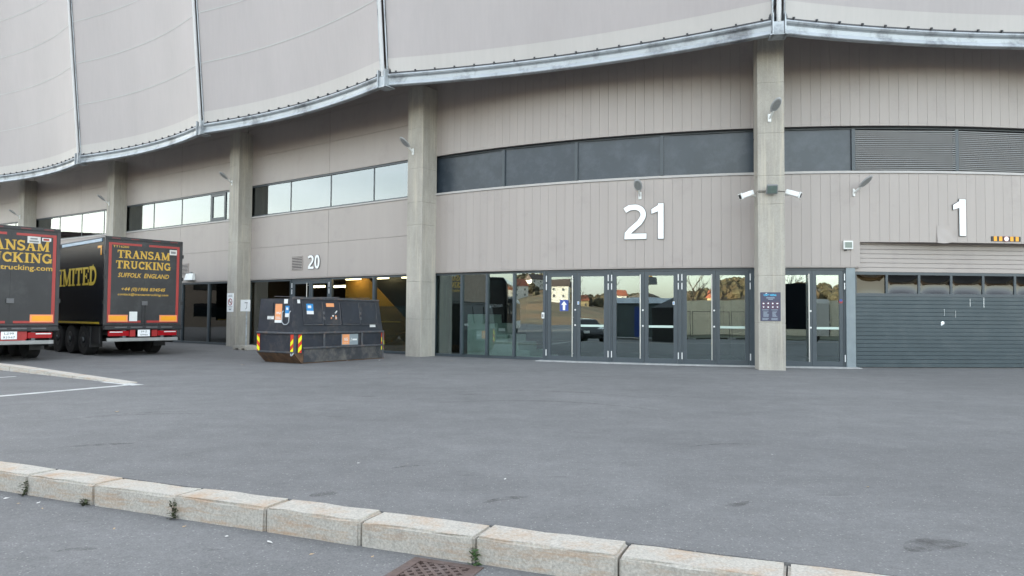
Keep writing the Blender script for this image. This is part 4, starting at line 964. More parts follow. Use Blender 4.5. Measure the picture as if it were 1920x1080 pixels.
    for sx in (-1, 1):
        lc = link('tail_lamp', MB().box(min(sx * .47, sx * 1.12), max(sx * .47, sx * 1.12), -.05, .05, .68, .86).mesh('tail_lamp', bevel=.015), M['red_lens'], r)
        link('lamp_strip', MB().box(min(sx * .68, sx * 1.08), max(sx * .68, sx * 1.08), -.056, -.049, .80, .835), M['alu'], lc)
        link('side_marker', MB().tube((sx * 1.14, -.02, .92), (sx * 1.3, -.06, .92), .025, .035, 8), M['black'], r)
    pt = link('number_plate', MB().box(-.2, .2, -.075, -.05, .66, .90).mesh('number_plate', bevel=.008), M['white'], r)
    a, b = (TX['plate1'], TX['plate2']) if rear_text == 'big' else (TX['plate3'], TX['plate4'])
    link('characters', a, M['black'], pt, loc=(0, -.077, .80)); link('characters', b, M['black'], pt, loc=(0, -.077, .69))
    for y in (1.85, 3.15, 4.45):
        for sx in (-1, 1): wheel(r, sx * 1.06, y, side=sx)
        link('axle', MB().tube((-.9, y, .52), (.9, y, .52), .07), M['black_trim'], r)
    for sx in (-1, 1):
        link('mudguard', MB().box(sx * 1.06 - .2, sx * 1.06 + .2, 1.18, 1.22, .28, 1.0), M['black_trim'], r)
        link('side_skirt', MB().box(sx * 1.2 - .02, sx * 1.2 + .02, .45, 2.2, .42, 1.0), M['black_trim'], r)
        link('side_guard', MB().box(sx * 1.2 - .02, sx * 1.2 + .02, 5.6, 11.0, .5, .95), M['black_trim'], r)
        link('landing_leg', MB().box(sx * .6 - .06, sx * .6 + .06, 11.3, 11.42, .0, .95).box(sx * .6 - .13, sx * .6 + .13, 11.25, 11.47, 0, .03), M['grey_trim'], r)
    # lettering
    if rear_text == 'big':
        for w_, z, h, wd in (('TRANSAM', 3.29, .30, 1.96), ('TRUCKING', 2.93, .29, 2.12)):
            link('lettering', slab(MB(), w_, -wd / 2 - .0, z, h, wd, -.0125), M['gold'], r)
        link('lettering', TX['web'], M['gold'], r, loc=(0, -.0145, 2.66))
        pq = link('owner_plate', MB().box(.40, .74, -.02, -.013, 3.52, 3.72), M['paper'], r); link('tyre_badge', MB().box(.78, 1.02, -.02, -.013, 3.60, 3.70).mesh('tyre_badge', bevel=.004), M['st_white'], r)
        link('badge_print', MB().box(.81, .97, -.022, -.0195, 3.62, 3.68), M['red_tape'], r); link('plate_print', MB().box(.47, .66, -.022, -.0195, 3.63, 3.68).box(.45, .69, -.022, -.0195, 3.55, 3.60), M['grey_box'], r)
        link('red_bracket', MB().prism([(-.42, .60), (.42, .60), (.42, .97), (-.42, .97)], -.045, -.02), M['red_paint'], r)
    else:
        for w_, z, h, wd in (('TRANSAM', 3.30, .265, 1.72), ('TRUCKING', 2.945, .265, 1.80)):
            link('lettering', slab(MB(), w_, -wd / 2 - .03, z, h, wd, -.0125), M['gold'], r)
        link('lettering', TX['suffolk'], M['gold'], r, loc=(-.02, -.0145, 2.65)); link('lettering', TX['phone'], M['gold'], r, loc=(-.02, -.0145, 2.17)); link('lettering', TX['mail'], M['gold'], r, loc=(-.02, -.0145, 2.02))
        link('lettering', TX['number'], M['gold'], r, loc=(-.78, -.0145, 3.64))
        link('owner_plate', MB().box(.82, 1.07, -.02, -.013, 3.50, 3.68), M['paper'], r)
        link('plate_print', MB().box(.86, 1.03, -.022, -.0195, 3.55, 3.63), M['grey_box'], r)
        link('white_placard', MB().box(-.47, -.22, -.03, -.019, zb + .12, zb + .44), M['white_dirty'], r)
    side = slab(MB(), 'LIMITED', 0, 0, .62, 4.3, 0)
    side = MB().add([(-W2 - .004 + v[1], 4.95 - v[0], v[2] + 2.40) for v in side.v], side.f)
    link('side_lettering', side, M['gold_bright'], r)
    return r
M['bumper'] = mat('dull bumper bar', (.30, .30, .29), .5, metal=.2, var=.15); M['rail_blue'] = mat('pale blue rail', (.22, .34, .46), .35, var=.1); M['dark_red'] = mat('dark red lens', (.10, .01, .015), .3, var=0)
ctr = lambda rx, ry, sgn, w=1.275: (rx + sgn * .659 * w, ry + sgn * .752 * w)
trailer('black trailer with red edged rear, its left side cut off by the picture edge', *ctr(-13.86, 22.15, -1), 'big')
trailer('black trailer whose side shows, its rear lettered with town and phone number', -12.60, 24.80, 'small')

# ------------------------------------------------------------------ dumpster (front left bottom corner at its origin side)
dA_, dB_ = Vector((-6.17, 21.39, 0)), Vector((-4.30, 24.26, 0)); dd = (dB_ - dA_).normalized()
bn = thing('dumpster', 'battered black steel waste container with four hatches before the glazing', 'dumpster', dA_, math.atan2(dd.y, dd.x))
DL, DW = 3.42, 1.66
# local: x along the long front (0..DL), y into depth, front outward = -y
def dbody(z0, z1, x0, x1, y0, y1, X0, X1, Y0, Y1): return MB().hexa([(x0, y0, z0), (x1, y0, z0), (x1, y1, z0), (x0, y1, z0), (X0, Y0, z1), (X1, Y0, z1), (X1, Y1, z1), (X0, Y1, z1)])
link('underside', dbody(.0, .30, 0, DL, 0, DW, -.30, DL, 0, DW), M['bin_rust'], bn)
link('lower_body', dbody(.301, .90, -.30, DL, -.002, DW, -.30, DL, -.002, DW), M['bin'], bn)
link('front_plate', MB().box(.05, DL - .02, -.014, -.003, .03, .445).add([], []), M['bin_low'], bn)
link('upper_body', dbody(.901, 1.92, -.29, DL - .01, .004, DW, -.25, DL - .09, .144, DW - .06), M['bin'], bn)
fz = lambda z: .004 + .14 * (z - .901) / 1.019          # front plane of the leaning part
def lean(u0, u1, z0, z1, t, y=0): return MB().hexa([(u0, fz(z0) - t - y, z0), (u1, fz(z0) - t - y, z0), (u1, fz(z0) - y, z0), (u0, fz(z0) - y, z0), (u0, fz(z1) - t - y, z1), (u1, fz(z1) - t - y, z1), (u1, fz(z1) - y, z1), (u0, fz(z1) - y, z1)])
for z, t in ((.90, .06), (.455, .045)):
    link('rib', MB().box(-.0 if z < .8 else -.33, DL, -.06 - .0, -.003 if z < .8 else .0, z - .03, z + .03).mesh('rib', bevel=.012), M['bin_edge'], bn)
link('end_rib', MB().box(-.36, -.305, -.0, DW, .87, .93).mesh('end_rib', bevel=.01), M['bin_edge'], bn)
link('end_rib', MB().box(-.325, -.301, .0, DW, .32, .36), M['bin_edge'], bn)
for x in (.82, 2.42): link('upright', MB().box(x - .035, x + .035, -.05, -.003, .48, .88).mesh('upright', bevel=.01), M['bin_edge'], bn)
link('corner_post', MB().box(-.31, -.24, -.012, .05, .30, .88), M['bin_edge'], bn); link('corner_post', MB().box(DL - .07, DL + .01, -.03, .05, .0, .88), M['bin_edge'], bn)
for u0, u1 in ((.06, .82), (.88, 1.52), (1.62, 2.36), (2.42, 3.12)):
    h = link('hatch', lean(u0, u1, 1.16, 1.83, .03).mesh('hatch', bevel=.008), M['bin'], bn)
    link('hatch_edge', lean(u0, u1, 1.135, 1.16, .045), M['bin_edge'], h); link('hatch_edge', lean(u1 - .0, u1 + .025, 1.16, 1.83, .04), M['bin_edge'], h)
for u in (.845, 2.39):
    for z in (1.28, 1.45): link('latch', lean(u - .045, u + .04, z, z + .09, .07).mesh('latch', bevel=.01), M['bin_edge'], bn)
link('top_rail', MB().box(-.26, DL - .08, .11, .18, 1.90, 1.95).mesh('top_rail', bevel=.01), M['bin_edge'], bn)
for u0, u1, tlt in ((.1, .8, .0), (.95, 1.55, .03), (1.68, 2.9, .035)): link('lid', MB().hexa([(u0, .12, 1.955), (u1, .12, 1.955 + tlt), (u1, 1.4, 1.99), (u0, 1.4, 1.99), (u0, .12, 1.975), (u1, .12, 1.975 + tlt), (u1, 1.4, 2.01), (u0, 1.4, 2.01)]), M['bin_edge'], bn)
# end face fittings (outward = -x); local helper: e(y, z) on the leaning end
ex = lambda z: -.29 + .04 * (z - .901) / 1.019 if z > .9 else -.30
def endplate(y0, y1, z0, z1, t, y=0): return MB().hexa([(ex(z0) - t - y, y0, z0), (ex(z0) - y, y0, z0), (ex(z0) - y, y1, z0), (ex(z0) - t - y, y1, z0), (ex(z1) - t - y, y0, z1), (ex(z1) - y, y0, z1), (ex(z1) - y, y1, z1), (ex(z1) - t - y, y1, z1)])
link('end_hatch', endplate(.98, 1.40, 1.40, 1.80, .03), M['bin'], bn)
sg = link('orange_sticker', endplate(.60, .90, 1.22, 1.76, .006), M['ng_orange'], bn)
def on_end(me, y, z, mt, parent, t): return link('print', me, mt, parent, loc=(ex(z) - t, y, z), rot=(R(-7), 0, -math.pi / 2))
on_end(TX['ng2'], .75, 1.45, M['st_white'], sg, .012)
link('sticker_strip', endplate(.60, .90, 1.20, 1.285, .008), M['st_white'], sg); link('lines', endplate(.68, .86, 1.36, 1.375, .008).add(*(lambda q: (q.v, q.f))(endplate(.64, .86, 1.325, 1.34, .008))), M['st_white'], sg)
for y0, z0, z1 in ((.28, 1.37, 1.70),):
    b_ = link('blue_sticker', endplate(y0, y0 + .17, z0 + .11, z1, .006), M['st_blue'], bn); link('sticker_base', endplate(y0, y0 + .17, z0, z0 + .11, .0062), M['st_white'], b_)
    link('emblem', endplate(y0 + .04, y0 + .13, z1 - .12, z1 - .05, .008), M['st_white'], b_)
link('white_label', endplate(.36, .52, 1.77, 1.90, .006), M['st_white'], bn)
kb_ = link('name_plate', endplate(.95, 1.24, 1.30, 1.40, .008), M['st_white'], bn); on_end(TX['kb'], 1.12, 1.315, M['black'], kb_, .010)
hp = [(ex(1.15) - .06, .26, 1.15), (ex(1.15) - .06, .48, 1.15), (ex(1.5) - .06, .52, 1.5), (ex(1.53) - .02, .52, 1.53)]
link('pull_loop', MB().path([(ex(1.55) - .02, .20, 1.55), (ex(1.5) - .06, .20, 1.5), (ex(1.22) - .06, .21, 1.22), (ex(1.15) - .06, .30, 1.15), (ex(1.15) - .06, .42, 1.15), (ex(1.22) - .06, .51, 1.22), (ex(1.5) - .06, .52, 1.5), (ex(1.55) - .02, .52, 1.55)], .014, 6), M['galv'], bn)
link('ring', MB().path([(-.33, .10, .30), (-.36, .05, .24), (-.36, .0, .27), (-.33, -.01, .32)], .018, 6), M['galv'], bn)
# front stickers
b_ = link('blue_sticker', lean(.20, .46, 1.56, 1.77, .004, .031), M['st_blue'], bn); link('sticker_base', lean(.20, .46, 1.46, 1.559, .004, .031), M['st_white'], b_); link('emblem', lean(.25, .38, 1.64, 1.72, .002, .0355), M['st_white'], b_)
o_ = link('torn_sticker', lean(.98, 1.30, 1.69, 1.80, .004, .031), M['ng_orange'], bn)
for q in range(9): u = 1.08 + random.random() * .3; z = 1.28 + random.random() * .28; link('scrap', lean(u, u + .03 + .03 * random.random(), z, z + .02 + .03 * random.random(), .003, .031), M['ng_orange'] if q % 2 else M['st_white'], o_)
kb_ = link('name_plate', lean(2.82, 3.08, 1.05, 1.135, .006, .0), M['st_white'], bn); link('print', TX['kb'], M['black'], kb_, loc=(2.9, fz(1.07) - .008, 1.06), rot=(R(-13), 0, 0))
w_ = link('white_label', lean(-.10, .0, 1.78, 1.89, .006), M['st_white'], bn)
ln = link('company_plate', MB().box(1.55, 2.25, -.022, -.004, .50, .84), M['st_grey'], bn); link('orange_field', MB().box(1.57, 1.87, -.025, -.0215, .52, .835), M['ng_orange'], ln)
link('print', TX['ng'], M['st_white'], ln, loc=(1.72, -.027, .63)); link('print', TX['gj'], M['st_white'], ln, loc=(1.72, -.027, .555)); link('print', MB().stroke([(1.93, .61), (1.97, .72)], .014, -.0245, -.0215).box(2.0, 2.2, -.0245, -.0215, .64, .69), M['st_white'], ln)
def hazard(mk, z0, z1, n):
    h = z1 - z0
    for k in range(n):
        a = z0 + h * k / n; b = z0 + h * (k + 1) / n
        mk(a, b, M['hazard_y'] if k % 2 else M['hazard_r'])
def hz_front(u0, u1, z0, z1, n, sl):
    par = link('hazard_strip', MB().box(u0, u1, -.022, -.016, z0, z1), M['hazard_r'], bn)
    h = (z1 - z0) / n
    for k in range(0, n):
        if k % 2: continue
        a = z0 + k * h; pts = [(u0, a), (u1, a + sl), (u1, min(z1, a + h + sl)), (u0, a + h)]
        if pts[2][1] - pts[1][1] < .02: continue
        link('chevron', MB().prism([(x, min(max(z, z0), z1)) for x, z in pts], -.025, -.0215), M['hazard_y'], par)
hz_front(-.17, -.04, .32, .86, 4, .12)
hz_front(DL - .10, DL + .03, .30, .86, 4, -.12)
def hz_end(y0, y1, z0, z1, n, sl):
    par = link('hazard_strip', MB().box(-.318, -.309, y0, y1, z0, z1), M['hazard_r'], bn); h = (z1 - z0) / n
    for k in range(0, n, 2):
        a = z0 + k * h; q = [(-.321, y0, a), (-.321, y1, a + sl), (-.321, y1, min(z1, a + h + sl)), (-.321, y0, min(z1, a + h))]
        q = [(x, y, min(max(z, z0), z1)) for x, y, z in q]
        link('chevron', MB().hexa([q[0], q[1], (-.318, y1, q[1][2]), (-.318, y0, q[0][2]), q[3], q[2], (-.318, y1, q[2][2]), (-.318, y0, q[3][2])]), M['hazard_y'], par)
hz_end(.02, .14, .36, .86, 4, -.10); hz_end(DW - .13, DW - .01, .32, .86, 4, .10)
# ------------------------------------------------------------------ sign stand beside the column
r = thing('sign_stand', 'white sign on a steel pole in a concrete foot beside the column', 'sign', (-10.75, 29.35, 0), -ang(-9.9))
mb = MB()
for x in (-.36, .36): mb.hexa([(x - .34, -.3, .0), (x + .34, -.3, 0), (x + .34, .3, 0), (x - .34, .3, 0), (x - .28, -.25, .15), (x + .28, -.25, .15), (x + .28, .25, .15), (x - .28, .25, .15)])
mb = MB().prism([(-.50, 0), (-.32, 0), (-.29, .06), (-.12, .06), (-.09, 0), (.12, 0), (.15, .06), (.32, .06), (.35, 0), (.50, 0), (.46, .16), (.1, .19), (-.1, .19), (-.46, .16)], -.28, .28)
link('foot', mb.mesh('foot', bevel=.015), M['concrete'], r)
link('pole', MB().tube((.02, 0, .18), (.02, 0, 2.0), .03, n=10), M['galv'], r)
link('board', MB().box(-.34, .30, -.045, -.03, 1.55, 2.02), M['white'], r)
link('symbol', MB().stroke([(-.06, 1.90), (.14, 1.90)], .03, -.049, -.0455).stroke([(.1, 1.9), (.08, 1.7), (.0, 1.64)], .025, -.0485, -.0455), M['grey_box'], r)
r = thing('white_plinth', 'low white board lying at the foot of the glazing behind the dumpster', 'board', (-9.6, 30.2, 0), -ang(-8.5))
link('slab', MB().box(-.6, .9, -.12, .12, 0, .30).mesh('slab', bevel=.02), M['white'], r)

# ------------------------------------------------------------------ across the road, behind the viewer (seen mirrored in the glass)
M['hill'] = mat('wooded hillside', (.10, .075, .035), .9, var=.5, scale=.05, dirt=(.17, .095, .04), dscale=.03, dpos=(.45, .6))
M['brick_wall'] = mat('left block wall', (.30, .24, .19), .8, var=.15); M['roof_d'] = mat('dark roof', (.07, .05, .045), .8, var=.2)
M['house_w'] = mat('white house', (.62, .60, .56), .7, var=.05); M['house_y'] = mat('ochre house', (.52, .40, .22), .7, var=.05); M['roof_r'] = mat('red tile roof', (.26, .08, .045), .8, var=.2)
M['beige_wall'] = mat('pale noise barrier', (.50, .47, .38), .8, var=.1); M['bark'] = mat('bark', (.10, .075, .055), .9, var=.3, scale=8); M['pine'] = mat('pine needles', (.035, .055, .025), .8, var=.4, scale=4)
M['coach'] = mat('black coach paint', (.010, .011, .014), .15, var=.1); M['coach_glass'] = mat('coach glass', (.012, .014, .016), .05, var=0, spec=.9); M['yellow_m'] = mat('machine yellow', (.72, .33, .02), .45, var=.1)
M['soil'] = mat('spoil heap', (.11, .095, .08), .95, var=.4, scale=1.2, bmp=1, bscale=2); M['cont'] = mat('grey green cabin', (.09, .115, .12), .5, var=.15); M['cont_roof'] = mat('pale cabin roof', (.45, .50, .55), .6, var=.1)
lb = thing('office_block', 'long low brown building across the forecourt to the left', 'building', (-80, 30, 0), 0, world=True)
link('wall', MB().box(-95, -78, -12, 80, -.9, 10.6), M['brick_wall'], lb); link('roof', MB().box(-95.5, -77.4, -12.5, 80.5, 10.6, 11.1), M['roof_d'], lb)
for k in range(18):
    for z in (1.0, 4.4, 7.6): link('window', MB().box(-78.06, -77.95, -8 + k * 5, -5 + k * 5, z, z + 1.7), M['coach_glass'], lb)
# hillside all round behind the viewer
mb = MB(); NA, NR = 60, 10; rr = random.Random(3)
prof = [(95, -.5), (130, 1.0), (170, 2.5), (220, 5), (300, 9), (400, 15), (520, 22), (700, 31), (900, 38), (1300, 42)]
for i in range(NA + 1):
    a = R(150 + 230 * i / NA)
    w = .75 + .35 * math.sin(i * .45) + .2 * math.sin(i * 1.1 + 1)
    for j, (d, h) in enumerate(prof): mb.v.append((math.cos(a) * d, math.sin(a) * d - 10, h * (w if j else 1) + (rr.uniform(-1, 1) * (.4 + j * .35) if j else 0)))
for i in range(NA):
    for j in range(NR - 1): q = i * NR + j; mb.f.append((q, q + 1, q + NR + 1, q + NR))
tag(link('hills', mb.mesh('hills', smooth=True), M['hill']), kind='structure')
def hill_z(x, y):
    d = math.hypot(x, y + 10); a = (math.degrees(math.atan2(y + 10, x)) + 360) % 360; i = (a - 150) / 230 * NA
    w = .75 + .35 * math.sin(i * .45) + .2 * math.sin(i * 1.1 + 1)
    return float(np.interp(d, [p[0] for p in prof], [p[1] for p in prof])) * w
def house(x, y, w, l, h, rot, wall, roof, label):
    r = thing('house', label, 'house', (x, y, hill_z(x, y) - 1.2), rot, 'houses on the hillside')
    link('wall', MB().box(-w / 2, w / 2, -l / 2, l / 2, 0, h + 1.2), M[wall], r)
    rz = h + 1.2; link('roof', MB().add([(-w / 2 - .4, -l / 2 - .4, rz), (w / 2 + .4, -l / 2 - .4, rz), (w / 2 + .4, l / 2 + .4, rz), (-w / 2 - .4, l / 2 + .4, rz), (0, -l / 2 - .4, rz + w * .38), (0, l / 2 + .4, rz + w * .38)], [(0, 1, 4), (1, 2, 5, 4), (2, 3, 5), (3, 0, 4, 5), (3, 2, 1, 0)]), M[roof], r)
    for k in range(3):
        for z in ((2.2, 4.9) if h > 5 else (2.2,)):
            yy = -l / 2 + l * (k + .5) / 3
            for sx in (-1, 1): link('window', MB().box(sx * (w / 2 + .03) - .05, sx * (w / 2 + .03) + .05, yy - .4, yy + .4, z, z + 1.0), M['house_glass'], r)
M['house_glass'] = mat('house window', (.10, .10, .11), .2, var=0)
hs = [(-310, -170, 8, 10, 5.6, .4, 'house_w', 'roof_r', 'white two storey house with red roof lowest on the hillside'), (-247, -121, 8, 11, 5.4, 1.2, 'house_y', 'roof_d', 'ochre house with dark roof on the hillside'), (-193, -176, 8, 12, 5.5, .9, 'house_w', 'roof_d', 'white house with dark roof beside the bare trees'),
      (-264, -176, 9, 12, 6, .2, 'house_w', 'roof_r', 'large white house with red roof higher on the hillside'), (-176, -205, 7, 9, 3.2, .6, 'house_y', 'roof_r', 'small ochre house with red roof'), (-294, -138, 9, 11, 5.6, 1.4, 'house_w', 'roof_d', 'white house with dark roof at the far left'),
      (-231, -231, 8, 12, 5.6, .5, 'house_y', 'roof_d', 'ochre house with dark roof in the middle of the slope'), (-155, -252, 8, 12, 5.4, .9, 'house_w', 'roof_r', 'white house with red roof above the spoil heap'), (-319, -201, 9, 13, 6, .7, 'house_w', 'roof_r', 'white house with red roof furthest up the slope'), (-205, -281, 8, 11, 5.5, .1, 'house_w', 'roof_d', 'white house with dark roof high on the slope')]
for h in hs: house(*h)
rr = random.Random(5)
for k in range(16):
    a = R(rr.uniform(192, 262)); d = rr.uniform(215, 420); x, y = math.cos(a) * d, math.sin(a) * d - 10
    house(x, y, rr.uniform(7, 9), rr.uniform(9, 13), rr.choice((3.2, 5.4)), rr.uniform(0, 3), rr.choice(('house_w', 'house_w', 'house_y')), rr.choice(('roof_r', 'roof_d', 'roof_r')), 'small house among the trees on the far hillside')
wd = MB()
for k in range(4200):
    a = R(rr.uniform(160, 330)); d = rr.uniform(290, 720); x, y = math.cos(a) * d, math.sin(a) * d - 10
    z = hill_z(x, y) - .5; h = rr.uniform(3.5, 7); w = h * rr.uniform(.35, .6); n = 5; vs = [(x, y, z + h)]
    for j, (q, hh) in enumerate(((.75, .82), (1.0, .45), (.7, .05))):
        vs += [(x + math.cos(6.283 * i / n + j) * w * q * rr.uniform(.7, 1.2), y + math.sin(6.283 * i / n + j) * w * q * rr.uniform(.7, 1.2), z + h * hh) for i in range(n)]
    fs = [(0, 1 + i, 1 + (i + 1) % n) for i in range(n)]
    for j in range(2): fs += [(1 + j * n + i, 1 + (j + 1) * n + i, 1 + (j + 1) * n + (i + 1) % n, 1 + j * n + (i + 1) % n) for i in range(n)]
    wd.add(vs, fs)
M['wood'] = mat('far woodland', (.05, .042, .022), .9, var=.6, scale=.12, dirt=(.10, .06, .03), dscale=.08)
tag(link('far_woodland', wd.mesh('far_woodland', fix=False), M['wood']), 'brown and green woodland covering the far hillside', 'woodland', kind='stuff')
def branch(mb, p, d, L, r, depth, rr, tips):
    q = p + d * L; mb.tube(p, q, r, r * .62, 5, False)
    if depth == 0: tips.append(q); return
    for k in range(3):
        nd = (d + Vector((rr.uniform(-.8, .8), rr.uniform(-.8, .8), rr.uniform(-.1, .5)))).normalized(); branch(mb, p.lerp(q, .55 + .22 * k), nd, L * .66, r * .55, depth - 1, rr, tips)
def tree(x, y, h, label, seed, leaves=0):
    rr = random.Random(seed); z = hill_z(x, y) if math.hypot(x, y + 10) > 95 else -.9
    r = thing('tree', label, 'tree', (x, y, z), 0, 'trees across the road'); mb = MB(); tips = []
    branch(mb, Vector((0, 0, 0)), Vector((0, 0, 1)), h * .42, h * .022, 4, rr, tips); link('trunk', mb.mesh('trunk', fix=False), M['bark'], r)
    if leaves:
        cr = MB()
        for q in range(leaves):
            c = rr.choice(tips) + Vector((rr.gauss(0, .45), rr.gauss(0, .45), rr.gauss(0, .35))); a = Vector((rr.gauss(0, 1), rr.gauss(0, 1), rr.gauss(0, 1))).normalized(); b = a.orthogonal().normalized(); s_ = rr.uniform(.12, .3)
            cr.add([c, c + a * s_ + b * s_ * .3, c + a * s_ * 1.1 - b * s_ * .3], [(0, 1, 2)])
        link('crown', cr.mesh('crown', fix=False), M['pine'], r)
tree(-25.5, -11.5, 11, 'dark evergreen tree standing behind the parked car', 1, 4200)
for k, (x, y, h) in enumerate(((-60, -30, 11), (-66, -26, 10), (-54, -44, 12), (-40, -52, 11), (-12, -48, 10), (-3, -44, 9), (6, -46, 10), (14, -42, 9), (-20, -56, 11))): tree(x, y, h, ['bare tree left of the houses', 'second bare tree left of the houses', 'bare tree below the white houses', 'bare tree beside the spoil heap', 'bare tree behind the barrier, leftmost', 'bare tree behind the barrier near the lamp post', 'bare tree behind the middle of the barrier', 'bare tree behind the barrier, rightmost', 'tall bare tree right of the spoil heap'][k], 20 + k)
# coaches
def coach(x, y, ax, L, H, paint, label, text=False):
    a = Vector(ax).normalized(); r = thing('coach', label, 'coach', (x, y, ROADZ), math.atan2(a.y, a.x) - math.pi / 2, 'coaches parked across the forecourt')
    body = MB().prism([(-1.27, .35), (1.27, .35), (1.27, H - .3), (1.05, H), (-1.05, H), (-1.27, H - .3)], 0.1, L); link('body', body.mesh('body', bevel=.06), M[paint], r)
    ws = MB().hexa([(-1.1, -.06, 1.0), (1.1, -.06, 1.0), (1.1, .12, 1.0), (-1.1, .12, 1.0), (-1.12, .02, H * .52), (1.12, .02, H * .52), (1.12, .14, H * .52), (-1.12, .14, H * .52)]); link('windscreen', ws, M['coach_glass'], r)
    link('upper_windscreen', MB().hexa([(-1.12, .03, H * .58), (1.12, .03, H * .58), (1.12, .12, H * .58), (-1.12, .12, H * .58), (-1.0, .09, H - .25), (1.0, .09, H - .25), (1.0, .14, H - .25), (-1.0, .14, H - .25)]), M['coach_glass'], r)
    link('bumper', MB().box(-1.2, 1.2, -.02, .1, .35, .62), M['grey_trim'], r); link('number_plate', MB().box(-.28, .28, -.04, -.021, .45, .57), M['white'], r)
    for sx in (-1, 1):
        link('headlight', MB().box(sx * .95 - .2, sx * .95 + .2, -.03, .1, .66, .84), M['alu'], r); link('mirror', MB().path([(sx * 1.2, .1, H * .55), (sx * 1.45, -.25, H * .55), (sx * 1.45, -.25, H * .42)], .05, 6), M['black'], r)
        link('side_window', MB().box(sx * 1.275 - .01, sx * 1.275 + .01, .6, L - .5, H * .33 if H < 3.6 else H * .6, H - .5), M['coach_glass'], r)
        for yy in (2.6, L - 3.2): wheel(r, sx * 1.1, yy, .5, .3, sx)
    if text: link('lettering', TX['coach'], M['st_white'], r, loc=(0, -.03, H * .53))
coach(-18.3, 14.6, (-.80, -.60), 12, 4.0, 'coach', 'tall black coach facing the arena, reflected in the glass', True)
coach(-31, 2.5, (-.75, -.66), 12, 3.3, 'house_w', 'white coach parked behind the black coach')
# car
r = thing('parked_car', 'black parked car across the road, reflected in the doors', 'car', (-11.6, 5.2, ROADZ), .5)
cb = MB().prism([(-2.2, .25), (2.15, .25), (2.2, .62), (1.9, .82), (.95, .95), (.35, 1.42), (-1.1, 1.46), (-1.9, 1.0), (-2.2, .9)], -.88, .88); link('body', cb.mesh('body', bevel=.08), M['coach'], r)
link('glasshouse', MB().prism([(.85, .96), (.35, 1.36), (-1.05, 1.4), (-1.75, 1.0)], -.89, .89), M['coach_glass'], r)
for sx in (-1, 1):
    for xx in (-1.35, 1.35):
        t = link('tyre', MB().tube((xx, sx * .68, .32), (xx, sx * .9, .32), .32, n=20), M['rubber'], r); link('rim', MB().tube((xx, sx * .9, .32), (xx, sx * .915, .32), .2, .19, n=14), M['rim'], t)
    link('headlight', MB().box(2.05, 2.21, sx * .65 - .18, sx * .65 + .18, .6, .74), M['alu'], r)
# site cabin, gazebo, heap with machine, barrier, fence, lamp posts, lorry
r = thing('site_cabin', 'grey site cabin with pale roof across the road', 'cabin', (-9.0, -4.8, ROADZ), -.38)
link('wall', MB().box(-3.6, 3.6, -1.2, 1.2, .15, 2.55), M['cont'], r); link('roof', MB().hexa([(-3.75, -1.35, 2.55), (3.75, -1.35, 2.55), (3.75, 1.35, 2.55), (-3.75, 1.35, 2.55), (-3.4, -.8, 2.95), (3.4, -.8, 2.95), (3.4, .8, 2.95), (-3.4, .8, 2.95)]), M['cont_roof'], r)
link('blue_door', MB().box(-1.6, -.6, 1.2, 1.24, .2, 2.3), M['sign_blue'], r)
for k in range(12): link('wall_rib', MB().box(-3.4 + k * .6, -3.3 + k * .6, 1.2, 1.25, .2, 2.5), M['cont'], r)
r = thing('gazebo', 'black pop-up gazebo tent beside the site cabin', 'tent', (-4.2, -2.6, ROADZ), -.3)
link('canopy', MB().add([(-1.5, -1.5, 2.2), (1.5, -1.5, 2.2), (1.5, 1.5, 2.2), (-1.5, 1.5, 2.2), (0, 0, 3.0), (-1.5, -1.5, 1.9), (1.5, -1.5, 1.9), (1.5, 1.5, 1.9), (-1.5, 1.5, 1.9)], [(0, 1, 4), (1, 2, 4), (2, 3, 4), (3, 0, 4), (0, 5, 6, 1), (1, 6, 7, 2), (2, 7, 8, 3), (3, 8, 5, 0)]), M['black'], r)
link('side_wall', MB().box(-1.48, 1.48, 1.44, 1.47, 0, 1.9), M['black'], r); link('side_wall', MB().box(-1.47, -1.44, -1.4, 1.44, 0, 1.9), M['black'], r)
for a in (-1.45, 1.45):
    for b in (-1.45, 1.4): link('leg', MB().box(a - .03, a + .03, b - .03, b + .03, 0, 2.2), M['grey_trim'], r)
mb = MB(); rr = random.Random(11)
for j in range(9):
    for i in range(24):
        a = 2 * math.pi * i / 24; q = 1 - j / 8; k = 1 + rr.uniform(-.12, .12); mb.v.append((math.cos(a) * 11 * q * k, math.sin(a) * 7 * q * k, 5.6 * (1 - q ** 1.6) + rr.uniform(-.2, .2)))
for j in range(8):
    for i in range(24): mb.f.append((j * 24 + i, j * 24 + (i + 1) % 24, (j + 1) * 24 + (i + 1) % 24, (j + 1) * 24 + i))
tag(link('spoil_heap', mb, M['soil'], loc=(-22, -33, -.9)), 'brown spoil heap with a yellow excavator on top', 'heap')
r = thing('excavator', 'yellow excavator standing on the spoil heap', 'excavator', (-22, -33, 4.6), .6)
for sy in (-1, 1): link('track', MB().prism([(-1.9, .1), (-1.6, 0), (1.6, 0), (1.9, .1), (1.9, .7), (1.6, .85), (-1.6, .85), (-1.9, .7)], sy * 1.1 - .3, sy * 1.1 + .3), M['rubber'], r)
link('body', MB().prism([(-2.2, .95), (1.3, .95), (1.3, 2.1), (-1.6, 2.3), (-2.2, 1.9)], -1.25, 1.25).mesh('body', bevel=.1), M['yellow_m'], r); link('cab', MB().prism([(-.2, 2.1), (1.5, 1.2), (1.5, 2.6), (1.1, 3.1), (-.1, 3.1)], .2, 1.2), M['coach_glass'], r)
